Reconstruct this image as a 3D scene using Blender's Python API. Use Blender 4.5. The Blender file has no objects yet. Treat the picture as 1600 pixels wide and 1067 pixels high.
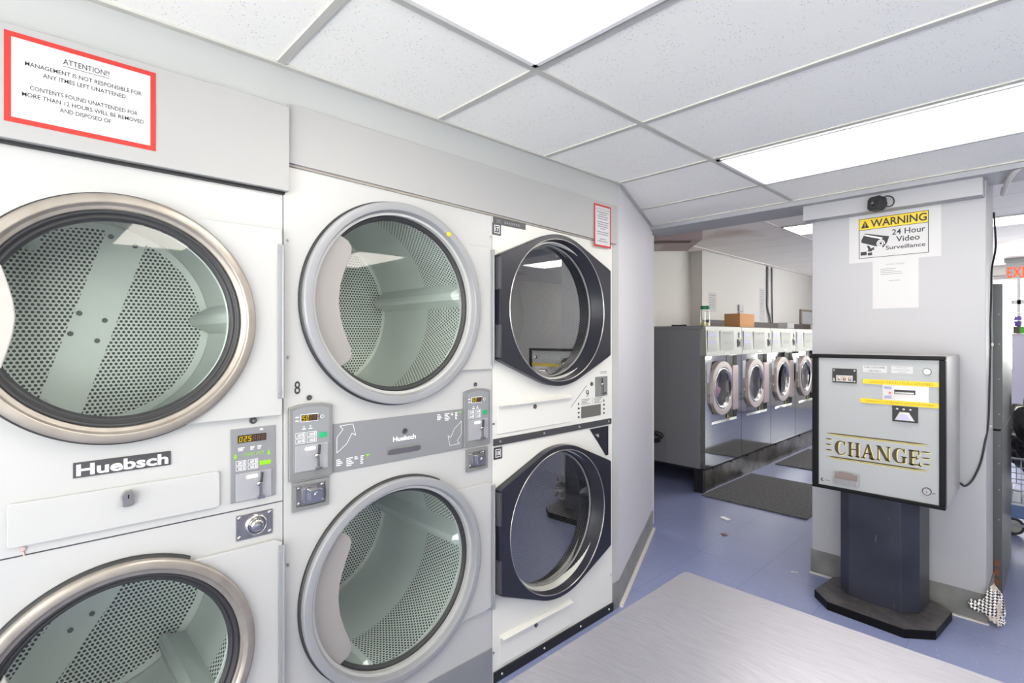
import bpy, bmesh, math, random
from mathutils import Vector, Matrix
random.seed(7)
PI = math.pi
SC = bpy.context.scene
COL = SC.collection

# ------------------------------------------------------------------ camera, world, exposure
cam_d = bpy.data.cameras.new('camera'); cam = bpy.data.objects.new('camera', cam_d); COL.objects.link(cam)
cam.location = (1.68, 0.0, 1.487)
cam.rotation_euler = (math.radians(90), 0, math.radians(46.45))
cam_d.sensor_width = 36.0; cam_d.sensor_fit = 'HORIZONTAL'
cam_d.lens = 813.3 / 1600 * 36
cam_d.shift_y = (527.4 - 533.5) / 1600.0
cam_d.clip_start = 0.02
SC.camera = cam
SC.view_settings.view_transform = 'Standard'
SC.view_settings.look = 'None'
SC.view_settings.gamma = 1.0
SC.view_settings.use_curve_mapping = False
SC.view_settings.exposure = 0.62
SC.cycles.use_denoising = True
SC.cycles.max_bounces = 14
SC.cycles.diffuse_bounces = 8
SC.cycles.glossy_bounces = 4
SC.cycles.transparent_max_bounces = 8
SC.cycles.sample_clamp_indirect = 6.0
SC.cycles.caustics_reflective = False
SC.cycles.caustics_refractive = False
world = bpy.data.worlds.new('daylight'); SC.world = world; world.use_nodes = True
world.node_tree.nodes['Background'].inputs[0].default_value = (1.0, 0.975, 0.94, 1)
_w = world.node_tree; _g = _w.nodes.new('ShaderNodeTexCoord'); _s = _w.nodes.new('ShaderNodeSeparateXYZ'); _r = _w.nodes.new('ShaderNodeMapRange')
_w.links.new(_g.outputs['Generated'], _s.inputs[0]); _w.links.new(_s.outputs[2], _r.inputs[0])
_r.inputs[1].default_value = -0.15; _r.inputs[2].default_value = 0.15; _r.inputs[3].default_value = 12.5; _r.inputs[4].default_value = 5.5   # overcast sky above; lower half made brighter to lift the ceilings
_w.links.new(_r.outputs[0], _w.nodes['Background'].inputs[1])
LAMP = 7.5            # brightness of the fluorescent diffusers

# ------------------------------------------------------------------ materials
def lin(c):
    out = []
    for v in c[:3]:
        v = v / 255.0
        out.append(v / 12.92 if v <= 0.04045 else ((v + 0.055) / 1.055) ** 2.4)
    return (*out, 1.0)

class NT:
    def __init__(s, name):
        s.m = bpy.data.materials.new(name); s.m.use_nodes = True
        s.t = s.m.node_tree; s.t.nodes.clear()
        s.out = s.t.nodes.new('ShaderNodeOutputMaterial')
    def n(s, typ, **kw):
        nd = s.t.nodes.new(typ)
        for k, v in kw.items(): setattr(nd, k, v)
        return nd
    def l(s, a, b): s.t.links.new(a, b)
    def setin(s, sock, v):
        if hasattr(v, 'is_linked') or isinstance(v, bpy.types.NodeSocket): s.l(v, sock)
        else: sock.default_value = v
    def math(s, op, a, b=0.0, c=0.0):
        nd = s.n('ShaderNodeMath', operation=op)
        s.setin(nd.inputs[0], a); s.setin(nd.inputs[1], b)
        if op in ('MULTIPLY_ADD', 'SMOOTH_MIN'): s.setin(nd.inputs[2], c)
        return nd.outputs[0]
    def mix(s, f, a, b):
        nd = s.n('ShaderNodeMix', data_type='RGBA')
        s.setin(nd.inputs[0], f); s.setin(nd.inputs[6], a); s.setin(nd.inputs[7], b)
        return nd.outputs[2]
    def pos(s):
        return s.n('ShaderNodeNewGeometry').outputs['Position']
    def noise(s, scale, detail=3.0, vec=None, rough=0.5):
        nd = s.n('ShaderNodeTexNoise'); nd.inputs['Scale'].default_value = scale
        nd.inputs['Detail'].default_value = detail; nd.inputs['Roughness'].default_value = rough
        s.l(vec if vec is not None else s.pos(), nd.inputs['Vector'])
        return nd.outputs['Fac']
    def scaled(s, vec, sc, rot=(0, 0, 0)):
        nd = s.n('ShaderNodeMapping'); nd.inputs['Scale'].default_value = sc; nd.inputs['Rotation'].default_value = rot
        s.l(vec, nd.inputs['Vector']); return nd.outputs[0]
    def ramp(s, f, a, b):
        nd = s.n('ShaderNodeMapRange'); s.setin(nd.inputs[0], f)
        nd.inputs[1].default_value = a; nd.inputs[2].default_value = b
        return nd.outputs[0]
    def bump(s, h, strength=0.2, dist=0.002):
        nd = s.n('ShaderNodeBump'); nd.inputs['Strength'].default_value = strength
        nd.inputs['Distance'].default_value = dist; s.l(h, nd.inputs['Height']); return nd.outputs[0]
    def bsdf(s, color, rough=0.5, metal=0.0, normal=None, spec=None, **kw):
        b = s.n('ShaderNodeBsdfPrincipled')
        s.setin(b.inputs['Base Color'], color); s.setin(b.inputs['Roughness'], rough)
        s.setin(b.inputs['Metallic'], metal)
        if spec is not None: b.inputs['Specular IOR Level'].default_value = spec
        if normal is not None: s.l(normal, b.inputs['Normal'])
        s.l(b.outputs[0], s.out.inputs[0]); return b

def simple(name, c, rough=0.5, metal=0.0, var=0.04, scale=6.0, spec=None):
    """plain coloured surface with a faint procedural unevenness"""
    t = NT(name); c0 = lin(c)
    dark = tuple(v * (1 - var) for v in c0[:3]) + (1,)
    col = t.mix(t.noise(scale, 4), dark, c0)
    t.bsdf(col, rough, metal, spec=spec)
    return t.m

M = {}
M['enamel'] = simple('white_enamel', (177, 177, 176), 0.28, var=0.02)
M['enamel_old'] = simple('aged_white_enamel', (212, 211, 206), 0.38, var=0.05)
M['board'] = simple('painted_board', (159, 158, 157), 0.55, var=0.03, scale=3)
M['wall'] = simple('grey_white_paint', (169, 170, 169), 0.6, var=0.03, scale=2)
M['wall_cool'] = simple('lilac_grey_paint', (196, 194, 200), 0.5, var=0.04, scale=3)
M['column'] = simple('column_paint', (162, 162, 166), 0.5, var=0.03, scale=3)
M['wall_far'] = simple('warm_white_paint', (204, 201, 196), 0.6, var=0.04, scale=1.5)
M['chrome'] = simple('chrome', (196, 194, 192), 0.15, 1.0, var=0.1, scale=20)
M['cast'] = simple('cast_zinc', (190, 186, 182), 0.28, 1.0, var=0.3, scale=60)
M['grey_plastic'] = simple('mid_grey_plastic', (132, 134, 138), 0.4)
M['frame_grey'] = simple('warm_grey_plastic', (120, 121, 121), 0.42)
M['stripe_grey'] = simple('grey_panel', (126, 127, 131), 0.38)
M['ring_grey'] = simple('grey_ring', (140, 141, 144), 0.33)
M['handle'] = simple('handle_plastic', (146, 142, 140), 0.4)
M['handle_white'] = simple('handle_white_plastic', (172, 170, 165), 0.4)
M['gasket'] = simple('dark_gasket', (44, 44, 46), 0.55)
M['black'] = simple('black', (22, 22, 24), 0.45)
M['charcoal'] = simple('charcoal_metal', (62, 62, 66), 0.4)
M['navy'] = simple('dark_navy_enamel', (33, 34, 43), 0.3, spec=0.5)
M['white'] = simple('white_print', (250, 250, 250), 0.6, var=0.0)
M['paper'] = simple('paper', (186, 186, 187), 0.7, var=0.02)
M['ink'] = simple('ink', (45, 45, 50), 0.7, var=0.0)
M['ink_soft'] = simple('soft_ink', (120, 120, 125), 0.7, var=0.0)
M['red'] = simple('red_print', (178, 40, 32), 0.6, var=0.02)
M['yellow'] = simple('yellow_print', (214, 184, 22), 0.5, var=0.02)
M['lime'] = simple('lime_print', (130, 190, 25), 0.5, var=0.0)
M['green'] = simple('green_key', (30, 160, 100), 0.5, var=0.0)
M['coinplate'] = simple('coin_plate', (168, 168, 172), 0.35, 0.3)
M['display'] = simple('display_brown', (52, 34, 28), 0.3)
M['digit_off'] = simple('unlit_segment', (105, 78, 66), 0.4)
M['brass'] = simple('dark_brass_print', (62, 48, 32), 0.5)
M['gold'] = simple('pale_gold_print', (214, 202, 120), 0.5)
M['machine_face'] = simple('machine_face_grey', (156, 158, 159), 0.42, var=0.02)
M['machine_side'] = simple('machine_side_metal', (168, 168, 168), 0.4, 0.35, var=0.12, scale=12)
M['black_paint'] = simple('black_frame_paint', (16, 16, 18), 0.42, var=0.2, scale=30, spec=0.15)
M['cardboard'] = simple('cardboard', (198, 146, 96), 0.8)
M['brown'] = simple('brown', (78, 68, 66), 0.6)
M['washer_side'] = simple('washer_side_grey', (118, 117, 122), 0.5, var=0.03)
M['washer_top'] = simple('washer_control_steel', (150, 150, 143), 0.42, 0.3, var=0.05, scale=8)
M['keypad'] = simple('keypad', (176, 178, 170), 0.5)
M['blue_lcd'] = simple('blue_display', (150, 152, 205), 0.4)
M['washer_ring'] = simple('washer_ring', (196, 184, 180), 0.35, 0.15)
M['washer_hinge'] = simple('washer_hinge_cover', (172, 156, 156), 0.35, 0.3)
M['heater'] = simple('heater_enamel', (190, 168, 166), 0.5, var=0.06)
M['heater_dark'] = simple('heater_slot', (96, 78, 70), 0.6)
M['locker'] = simple('locker_paint', (78, 80, 82), 0.45, var=0.25, scale=8)
M['rust'] = simple('rust', (150, 88, 60), 0.8, var=0.5, scale=60)
M['caulk'] = simple('caulk', (205, 200, 196), 0.7)
M['lavender'] = simple('pale_lavender_enamel', (196, 194, 210), 0.35)
M['purple'] = simple('purple_plastic', (92, 66, 140), 0.4)
M['blue_plastic'] = simple('blue_plastic', (84, 104, 150), 0.4)
M['bin_bag'] = simple('black_bin_bag', (26, 26, 30), 0.16, spec=0.8)
M['tyre'] = simple('tyre', (70, 70, 74), 0.6)
M['cream'] = simple('cream_plastic', (205, 205, 190), 0.5)
M['coat'] = simple('dark_cloth', (34, 36, 48), 0.9)
M['frame_metal'] = simple('window_frame_metal', (176, 174, 178), 0.4, 0.2)
M['laundry'] = simple('pink_laundry', (216, 160, 190), 0.9, var=0.4, scale=14)
M['tag_pipe'] = simple('conduit', (128, 128, 132), 0.4, 0.4)

def emis(name, c, s):
    t = NT(name); e = t.n('ShaderNodeEmission'); e.inputs[0].default_value = lin(c); e.inputs[1].default_value = s
    t.l(e.outputs[0], t.out.inputs[0]); return t.m
M['digit'] = emis('lit_segment', (240, 214, 20), 0.62)
M['lamp'] = emis('fluorescent_diffuser', (255, 248, 238), LAMP)
M['exit_red'] = emis('exit_letters', (255, 90, 50), 1.3)
M['bill_light'] = emis('bill_light', (255, 130, 120), 1.0)

def tx():
    """silver ring of brushed warm stainless"""
    t = NT('brushed_warm_steel')
    n = t.noise(18, 5); c = t.mix(n, lin((140, 132, 124)), lin((176, 168, 158)))
    t.bsdf(c, 0.36, 0.6); return t.m
M['ring_steel'] = tx()

def tx():
    t = NT('brushed_stainless')
    p = t.pos(); n = t.noise(3.0, 4, t.scaled(p, (8, 1, 60)))
    c = t.mix(n, lin((150, 151, 150)), lin((184, 185, 184)))
    t.bsdf(c, t.math('MULTIPLY_ADD', n, 0.09, 0.03), 0.95); return t.m
M['washer_steel'] = tx()

def tx():
    """worn stainless table top with curved wipe scratches"""
    t = NT('worn_table_steel')
    p = t.pos()
    d = t.n('ShaderNodeTexNoise'); d.inputs['Scale'].default_value = 1.6; t.l(p, d.inputs['Vector'])
    add = t.n('ShaderNodeVectorMath', operation='MULTIPLY_ADD')
    t.l(d.outputs['Color'], add.inputs[0]); add.inputs[1].default_value = (0.30, 0.30, 0); t.l(p, add.inputs[2])
    n1 = t.noise(5, 6, t.scaled(add.outputs[0], (3, 60, 1), (0, 0, 0.9)), 0.7)
    n2 = t.noise(5, 5, t.scaled(add.outputs[0], (4, 75, 1), (0, 0, 0.35)), 0.65)
    n3 = t.noise(2.2, 3, p)
    s = t.math('ADD', t.math('MULTIPLY', n1, 0.55), t.math('MULTIPLY', n2, 0.45))
    c = t.mix(t.ramp(s, 0.35, 0.65), lin((150, 150, 159)), lin((170, 170, 179)))
    r = t.math('ADD', t.math('MULTIPLY', n3, 0.12), t.math('MULTIPLY_ADD', s, 0.2, 0.22))
    t.bsdf(c, r, 0.75, t.bump(s, 0.05, 0.001)); return t.m
M['table_steel'] = tx()

def tx():
    """speckled blue vinyl with faint tile seams"""
    t = NT('blue_vinyl_floor')
    p = t.pos(); sep = t.n('ShaderNodeSeparateXYZ'); t.l(p, sep.inputs[0])
    big = t.noise(1.3, 4, p); fine = t.noise(160, 2, p); spk = t.noise(95, 1, p)
    c = t.mix(big, lin((118, 129, 170)), lin((148, 154, 188)))
    c = t.mix(t.math('MULTIPLY', fine, 0.35), c, lin((86, 98, 144)))
    c = t.mix(t.math('MULTIPLY', t.math('GREATER_THAN', spk, 0.72), 0.5), c, lin((205, 210, 228)))
    def seam(sock, off, w):
        f = t.math('FRACT', t.math('DIVIDE', t.math('SUBTRACT', sock, off), 0.405))
        a = t.math('ABSOLUTE', t.math('SUBTRACT', f, 0.5))
        return t.math('GREATER_THAN', a, 0.5 - w)
    sm = t.math('MAXIMUM', seam(sep.outputs[0], -0.045 + 40.5, 0.0045), seam(sep.outputs[1], 3.85 + 40.5, 0.0045))
    c = t.mix(t.math('MULTIPLY', sm, 0.45), c, lin((74, 82, 116)))
    st = t.noise(2.6, 5, p)
    c = t.mix(t.math('MULTIPLY', t.math('GREATER_THAN', st, 0.66), 0.25), c, lin((150, 150, 176)))
    r = t.math('MULTIPLY_ADD', big, 0.14, 0.24)
    t.bsdf(c, r, 0.0, t.bump(fine, 0.06, 0.001), spec=0.55); return t.m
M['floor'] = tx()

def tx():
    """mineral fibre ceiling tile with pinholes"""
    t = NT('ceiling_tile')
    p = t.pos(); w = t.n('ShaderNodeTexVoronoi'); w.inputs['Scale'].default_value = 85; t.l(p, w.inputs['Vector'])
    n = t.noise(9, 3, p); q = t.noise(120, 2, p)
    hole = t.math('MULTIPLY', t.math('LESS_THAN', w.outputs['Distance'], 0.17), t.math('GREATER_THAN', n, 0.48))
    c = t.mix(t.math('MULTIPLY', hole, 0.48), t.mix(q, lin((238, 236, 228)), lin((248, 246, 238))), lin((140, 138, 130)))
    t.bsdf(c, 0.85, 0, t.bump(q, 0.15, 0.002)); return t.m
M['ceiling'] = tx()

def tx():
    t = NT('far_ceiling_tile')
    p = t.pos(); sep = t.n('ShaderNodeSeparateXYZ'); t.l(p, sep.inputs[0])
    st = t.noise(0.9, 4, p); q = t.noise(90, 2, p)
    c = t.mix(q, lin((236, 230, 222)), lin((246, 241, 234)))
    c = t.mix(t.ramp(st, 0.60, 0.85), c, lin((168, 132, 100)))
    def seam(sock, off, per, w):
        f = t.math('FRACT', t.math('DIVIDE', t.math('SUBTRACT', sock, off), per))
        return t.math('GREATER_THAN', t.math('ABSOLUTE', t.math('SUBTRACT', f, 0.5)), 0.5 - w)
    c = t.mix(t.math('MULTIPLY', seam(sep.outputs[1], 6.07 - 61.0, 0.61, 0.012), 0.35), c, lin((120, 112, 108)))
    t.bsdf(c, 0.85); return t.m
M['ceiling_far'] = tx()

def tx():
    t = NT('dark_ribbed_mat')
    p = t.pos(); n = t.noise(1.0, 5, t.scaled(p, (34, 110, 1)), 0.8); f = t.noise(260, 2, p)
    v = t.math('ADD', t.math('MULTIPLY', n, 0.6), t.math('MULTIPLY', f, 0.4))
    c = t.mix(t.ramp(v, 0.42, 0.62), lin((50, 50, 54)), lin((118, 118, 122)))
    t.bsdf(c, 0.95, 0, t.bump(v, 0.6, 0.004)); return t.m
M['mat'] = tx()

def tx():
    t = NT('grey_vinyl_cove')
    p = t.pos(); n = t.noise(7, 5, p)
    c = t.mix(t.ramp(n, 0.3, 0.7), lin((104, 104, 102)), lin((132, 131, 128)))
    t.bsdf(c, 0.4, 0.1); return t.m
M['cove'] = tx()

def tx():
    """scuffed black plinth laminate"""
    t = NT('scuffed_black_laminate')
    p = t.pos(); n = t.noise(14, 6, p, 0.75); m = t.noise(40, 4, t.scaled(p, (1, 1, 0.2)))
    c = t.mix(t.ramp(n, 0.45, 0.8), lin((66, 64, 67)), lin((112, 106, 104)))
    c = t.mix(t.math('MULTIPLY', t.math('GREATER_THAN', m, 0.72), 0.35), c, lin((170, 168, 170)))
    t.bsdf(c, 0.35); return t.m
M['plinth_top'] = tx()

def tx():
    t = NT('black_laminate')
    p = t.pos(); n = t.noise(5, 5, p); m = t.noise(60, 3, t.scaled(p, (1, 1, 0.15)))
    c = t.mix(t.ramp(n, 0.3, 0.8), lin((36, 38, 48)), lin((58, 60, 72)))
    c = t.mix(t.math('MULTIPLY', t.math('GREATER_THAN', m, 0.74), 0.3), c, lin((160, 160, 168)))
    t.bsdf(c, 0.34); return t.m
M['laminate'] = tx()

def tx():
    t = NT('dirty_steel_kick')
    p = t.pos(); n = t.noise(4, 6, p, 0.7)
    c = t.mix(t.ramp(n, 0.4, 0.7), lin((60, 58, 56)), lin((128, 124, 120)))
    t.bsdf(c, 0.3, 0.6); return t.m
M['kick'] = tx()

def tx():
    """checked rag: black checks on grubby white"""
    t = NT('checked_cloth')
    uv = t.n('ShaderNodeTexCoord').outputs['Object']
    ck = t.n('ShaderNodeTexChecker'); ck.inputs['Scale'].default_value = 95
    ck.inputs['Color1'].default_value = lin((240, 238, 234)); ck.inputs['Color2'].default_value = lin((58, 56, 62))
    t.l(t.scaled(uv, (1, 0.001, 1), (0, 0.75, 0)), ck.inputs['Vector'])
    n = t.noise(11, 3, uv)
    c = t.mix(t.math('MULTIPLY', t.math('GREATER_THAN', n, 0.52), 0.9), ck.outputs[0], lin((200, 186, 176)))
    t.bsdf(c, 0.9); return t.m
M['rag'] = tx()

def perf_mat(name, pitch, hole, base, dark, band=None, metal=0.3, rough=0.42):
    """metal sheet with a hexagonal pattern of punched holes, in metres on the UV map; band=(uc,vc,angle,half width,rim radius)"""
    t = NT(name)
    uv = t.n('ShaderNodeUVMap'); uv.uv_map = 'UVMap'
    sep = t.n('ShaderNodeSeparateXYZ'); t.l(uv.outputs[0], sep.inputs[0])
    u, v = sep.outputs[0], sep.outputs[1]
    r3 = math.sqrt(3)
    def cell(off):
        a = t.math('SUBTRACT', t.math('FRACT', t.math('ADD', t.math('DIVIDE', u, pitch), 100 + off)), 0.5)
        b = t.math('MULTIPLY', t.math('SUBTRACT', t.math('FRACT', t.math('ADD', t.math('DIVIDE', v, pitch * r3), 100 + off)), 0.5), r3)
        return t.math('SQRT', t.math('ADD', t.math('MULTIPLY', a, a), t.math('MULTIPLY', b, b)))
    d = t.math('MINIMUM', cell(0.0), cell(0.5))
    h = t.math('LESS_THAN', d, hole / pitch)
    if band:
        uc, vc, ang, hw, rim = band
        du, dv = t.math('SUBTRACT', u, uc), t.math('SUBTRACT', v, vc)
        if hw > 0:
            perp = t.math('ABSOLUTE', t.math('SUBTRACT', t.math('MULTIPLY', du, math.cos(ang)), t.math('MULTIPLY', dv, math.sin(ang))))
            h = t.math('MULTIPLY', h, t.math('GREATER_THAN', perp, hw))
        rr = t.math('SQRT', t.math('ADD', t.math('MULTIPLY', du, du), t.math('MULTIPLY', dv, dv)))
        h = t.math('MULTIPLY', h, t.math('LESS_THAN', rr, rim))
    n = t.noise(5, 4)
    c = t.mix(n, lin(base), tuple(min(1, x * 1.15) for x in lin(base)[:3]) + (1,))
    c = t.mix(h, c, lin(dark))
    b = t.bsdf(c, rough, t.math('MULTIPLY', t.math('SUBTRACT', 1.0, h), metal))
    return t.m

def steel_drum(name, c, rough=0.32, metal=0.75):
    t = NT(name); n = t.noise(2.2, 5)
    col = t.mix(n, tuple(x * 0.8 for x in lin(c)[:3]) + (1,), lin(c))
    t.bsdf(col, t.math('MULTIPLY_ADD', n, 0.2, rough - 0.1), metal); return t.m
M['drum'] = steel_drum('drum_galvanised', (238, 242, 238), 0.42, 0.3)
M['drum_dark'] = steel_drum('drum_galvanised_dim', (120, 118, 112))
M['drum_perf'] = perf_mat('drum_perforated', 0.0145, 0.0044, (236, 240, 234), (52, 58, 56))
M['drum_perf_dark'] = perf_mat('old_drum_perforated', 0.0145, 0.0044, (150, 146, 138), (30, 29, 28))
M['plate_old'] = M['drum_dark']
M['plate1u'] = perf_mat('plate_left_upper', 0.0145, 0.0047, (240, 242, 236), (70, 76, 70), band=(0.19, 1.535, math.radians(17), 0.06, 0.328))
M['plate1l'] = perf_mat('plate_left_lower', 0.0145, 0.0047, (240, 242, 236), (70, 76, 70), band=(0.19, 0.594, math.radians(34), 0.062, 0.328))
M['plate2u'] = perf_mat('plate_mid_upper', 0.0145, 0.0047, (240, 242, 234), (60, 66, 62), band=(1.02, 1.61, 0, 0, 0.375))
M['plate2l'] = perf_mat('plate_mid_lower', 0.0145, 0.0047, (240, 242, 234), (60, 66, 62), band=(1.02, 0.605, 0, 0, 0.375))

def glass(name, tint, refl=1.0, dim=1.0):
    t = NT(name)
    tr = t.n('ShaderNodeBsdfTransparent'); tr.inputs[0].default_value = (*[v * dim for v in tint], 1)
    gl = t.n('ShaderNodeBsdfGlossy'); gl.inputs['Roughness'].default_value = 0.02; gl.inputs[0].default_value = (1, 1, 1, 1)
    lw = t.n('ShaderNodeLayerWeight'); lw.inputs[0].default_value = 0.5
    f = t.math('MULTIPLY', t.math('MULTIPLY_ADD', t.math('POWER', lw.outputs['Facing'], 5.0), 0.96, 0.045), refl)
    mx = t.n('ShaderNodeMixShader'); t.l(f, mx.inputs[0]); t.l(tr.outputs[0], mx.inputs[1]); t.l(gl.outputs[0], mx.inputs[2])
    t.l(mx.outputs[0], t.out.inputs[0]); return t.m
M['glass_green'] = glass('green_tinted_glass', (0.93, 0.98, 0.96))
M['glass_dark'] = glass('smoked_glass', (0.55, 0.57, 0.61), 5.5)
M['glass_clear'] = glass('clear_glass', (0.96, 0.98, 0.98))
M['glass_washer'] = glass('washer_glass', (0.86, 0.86, 0.9), 1.5)

# ------------------------------------------------------------------ mesh builder
ORG = {}
class MB:
    def __init__(s): s.v = []; s.f = []; s.mi = []; s.uv = []; s.sm = []
    def add(s, vs, fs, mi=0, smooth=False, uvs=None):
        b = len(s.v); s.v += [tuple(p) for p in vs]
        for k, f in enumerate(fs):
            s.f.append([i + b for i in f]); s.mi.append(mi); s.sm.append(smooth); s.uv.append(uvs[k] if uvs else None)
        return s
    def box(s, x0, x1, y0, y1, z0, z1, mi=0):
        v = [(x, y, z) for x in (x0, x1) for y in (y0, y1) for z in (z0, z1)]
        return s.add(v, [(0, 1, 3, 2), (4, 6, 7, 5), (0, 4, 5, 1), (2, 3, 7, 6), (0, 2, 6, 4), (1, 5, 7, 3)], mi)
    def prism(s, poly, O, U, V, h, mi=0):
        """extrude 2-D polygon (u,v) in frame O,U,V by h along U x V"""
        O, U, V = Vector(O), Vector(U), Vector(V); N = U.cross(V).normalized() * h
        n = len(poly); a = [O + U * p[0] + V * p[1] for p in poly]; b = [p + N for p in a]
        fs = [tuple(reversed(range(n))), tuple(range(n, 2 * n))]
        fs += [(i, (i + 1) % n, n + (i + 1) % n, n + i) for i in range(n)]
        return s.add(a + b, fs, mi)
    def cyl(s, p0, p1, r0, r1=None, n=20, mi=0, cap=True):
        if r1 is None: r1 = r0
        p0, p1 = Vector(p0), Vector(p1); d = (p1 - p0).normalized()
        u = d.orthogonal().normalized(); w = d.cross(u)
        a = [p0 + (u * math.cos(2 * PI * i / n) + w * math.sin(2 * PI * i / n)) * r0 for i in range(n)]
        b = [p1 + (u * math.cos(2 * PI * i / n) + w * math.sin(2 * PI * i / n)) * r1 for i in range(n)]
        s.add(a + b, [(i, (i + 1) % n, n + (i + 1) % n, n + i) for i in range(n)], mi, True)
        if cap:
            s.add(a, [tuple(reversed(range(n)))], mi); s.add(b, [tuple(range(n))], mi)
        return s
    def lathe(s, cy, cz, prof, n=96, mi=0, a0=0.0, a1=2 * PI):
        """profile [(radius, x)] turned about the X axis through (cy,cz)"""
        full = abs(a1 - a0 - 2 * PI) < 1e-6; m = n if full else n + 1
        v = []
        for i in range(m):
            a = a0 + (a1 - a0) * i / n
            for r, x in prof: v.append((x, cy + r * math.cos(a), cz + r * math.sin(a)))
        k = len(prof); f = []
        for i in range(n):
            j = (i + 1) % m
            for q in range(k - 1): f.append((i * k + q, j * k + q, j * k + q + 1, i * k + q + 1))
        return s.add(v, f, mi, True)
    def tube(s, pts, r, n=8, mi=0):
        pts = [Vector(p) for p in pts]; rings = []; up = None
        for i, p in enumerate(pts):
            d = (pts[min(i + 1, len(pts) - 1)] - pts[max(i - 1, 0)]).normalized()
            if up is None: up = d.orthogonal().normalized()
            up = (up - d * up.dot(d)).normalized(); w = d.cross(up)
            rings.append([p + (up * math.cos(2 * PI * k / n) + w * math.sin(2 * PI * k / n)) * r for k in range(n)])
        v = [q for rg in rings for q in rg]; f = []
        for i in range(len(pts) - 1):
            for k in range(n): f.append((i * n + k, i * n + (k + 1) % n, (i + 1) * n + (k + 1) % n, (i + 1) * n + k))
        f.append(tuple(reversed(range(n)))); f.append(tuple(range(len(v) - n, len(v))))
        return s.add(v, f, mi, True)
    def sphere(s, c, rx, ry=None, rz=None, n=14, mi=0, fn=None):
        ry = ry or rx; rz = rz or rx; v = []; f = []
        for i in range(n + 1):
            th = PI * i / n
            for j in range(2 * n):
                ph = PI * j / n; d = Vector((math.sin(th) * math.cos(ph), math.sin(th) * math.sin(ph), math.cos(th)))
                k = fn(d) if fn else 1.0
                v.append((c[0] + rx * d.x * k, c[1] + ry * d.y * k, c[2] + rz * d.z * k))
        for i in range(n):
            for j in range(2 * n): f.append((i * 2 * n + j, (i + 1) * 2 * n + j, (i + 1) * 2 * n + (j + 1) % (2 * n), i * 2 * n + (j + 1) % (2 * n)))
        return s.add(v, f, mi, True)
    def text(s, string, O, R, U, h, width=None, bold=0.0, depth=0.0006, align='CENTER', mi=0, shear=0.0):
        """lettering: capital height h (m) standing on the plane through O spanned by R,U"""
        cu = bpy.data.curves.new('t', 'FONT'); cu.body = string; cu.align_x = 'LEFT'; cu.offset = bold; cu.shear = shear
        cu.resolution_u = 3
        ob = bpy.data.objects.new('t', cu); COL.objects.link(ob)
        me = bpy.data.meshes.new_from_object(ob.evaluated_get(bpy.context.evaluated_depsgraph_get()))
        if not me.vertices: bpy.data.objects.remove(ob); return s
        xs = [v.co.x for v in me.vertices]; x0, x1 = min(xs), max(xs)
        k = h / 0.69; kx = (width / (x1 - x0)) if width else k
        O, R, U = Vector(O), Vector(R).normalized(), Vector(U).normalized(); N = R.cross(U)
        off = {'CENTER': (x0 + x1) / 2, 'LEFT': x0, 'RIGHT': x1}[align]
        vs = [O + R * ((v.co.x - off) * kx) + U * (v.co.y * k) + N * depth for v in me.vertices]
        s.add(vs, [tuple(p.vertices) for p in me.polygons], mi)
        bpy.data.objects.remove(ob); bpy.data.meshes.remove(me); bpy.data.curves.remove(cu)
        return s
    def build(s, name, mats, parent=None, bevel=0.0, seg=2, keep=None):
        if not isinstance(mats, (list, tuple)): mats = [mats]
        xs = [[v[i] for v in s.v] for i in range(3)]
        if parent is None: o = Vector(((min(xs[0]) + max(xs[0])) / 2, (min(xs[1]) + max(xs[1])) / 2, min(xs[2])))
        else: o = Vector([(min(a) + max(a)) / 2 for a in xs])
        me = bpy.data.meshes.new(name)
        me.from_pydata([tuple(Vector(v) - o) for v in s.v], [], s.f)
        for m in mats: me.materials.append(m)
        for p, mi, sm in zip(me.polygons, s.mi, s.sm): p.material_index = mi; p.use_smooth = sm
        if any(s.uv):
            uvl = me.uv_layers.new(name='UVMap')
            for p, uv in zip(me.polygons, s.uv):
                if uv:
                    for li, c in zip(p.loop_indices, uv): uvl.data[li].uv = c
        me.update()
        ob = bpy.data.objects.new(name, me); COL.objects.link(ob)
        ORG[ob.name] = o
        if parent is not None:
            ob.parent = parent; ob.location = o - ORG[parent.name]
        else: ob.location = o
        if bevel > 0:
            md = ob.modifiers.new('bevel', 'BEVEL'); md.width = bevel; md.segments = seg; md.limit_method = 'ANGLE'; md.angle_limit = math.radians(40)
        return ob

def tag(o, label, cat, group=None, kind=None):
    o['label'] = label; o['category'] = cat
    if group: o['group'] = group
    if kind: o['kind'] = kind
    return o
def thing(name, label, cat, loc, group=None):
    o = bpy.data.objects.new(name, None); COL.objects.link(o); o.location = loc; o.empty_display_size = 0.1
    ORG[o.name] = Vector(loc); return tag(o, label, cat, group)
def struct(o): o['kind'] = 'structure'; return o
def copy_tree(root, shift, label):
    r = root.copy(); COL.objects.link(r); r.location = root.location + Vector(shift); r['label'] = label
    for ch in root.children:
        c = ch.copy(); COL.objects.link(c); c.parent = r
        for g in ch.children:
            d = g.copy(); COL.objects.link(d); d.parent = c
    return r
YP, ZP, XP = (0, 1, 0), (0, 0, 1), (1, 0, 0)

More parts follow.
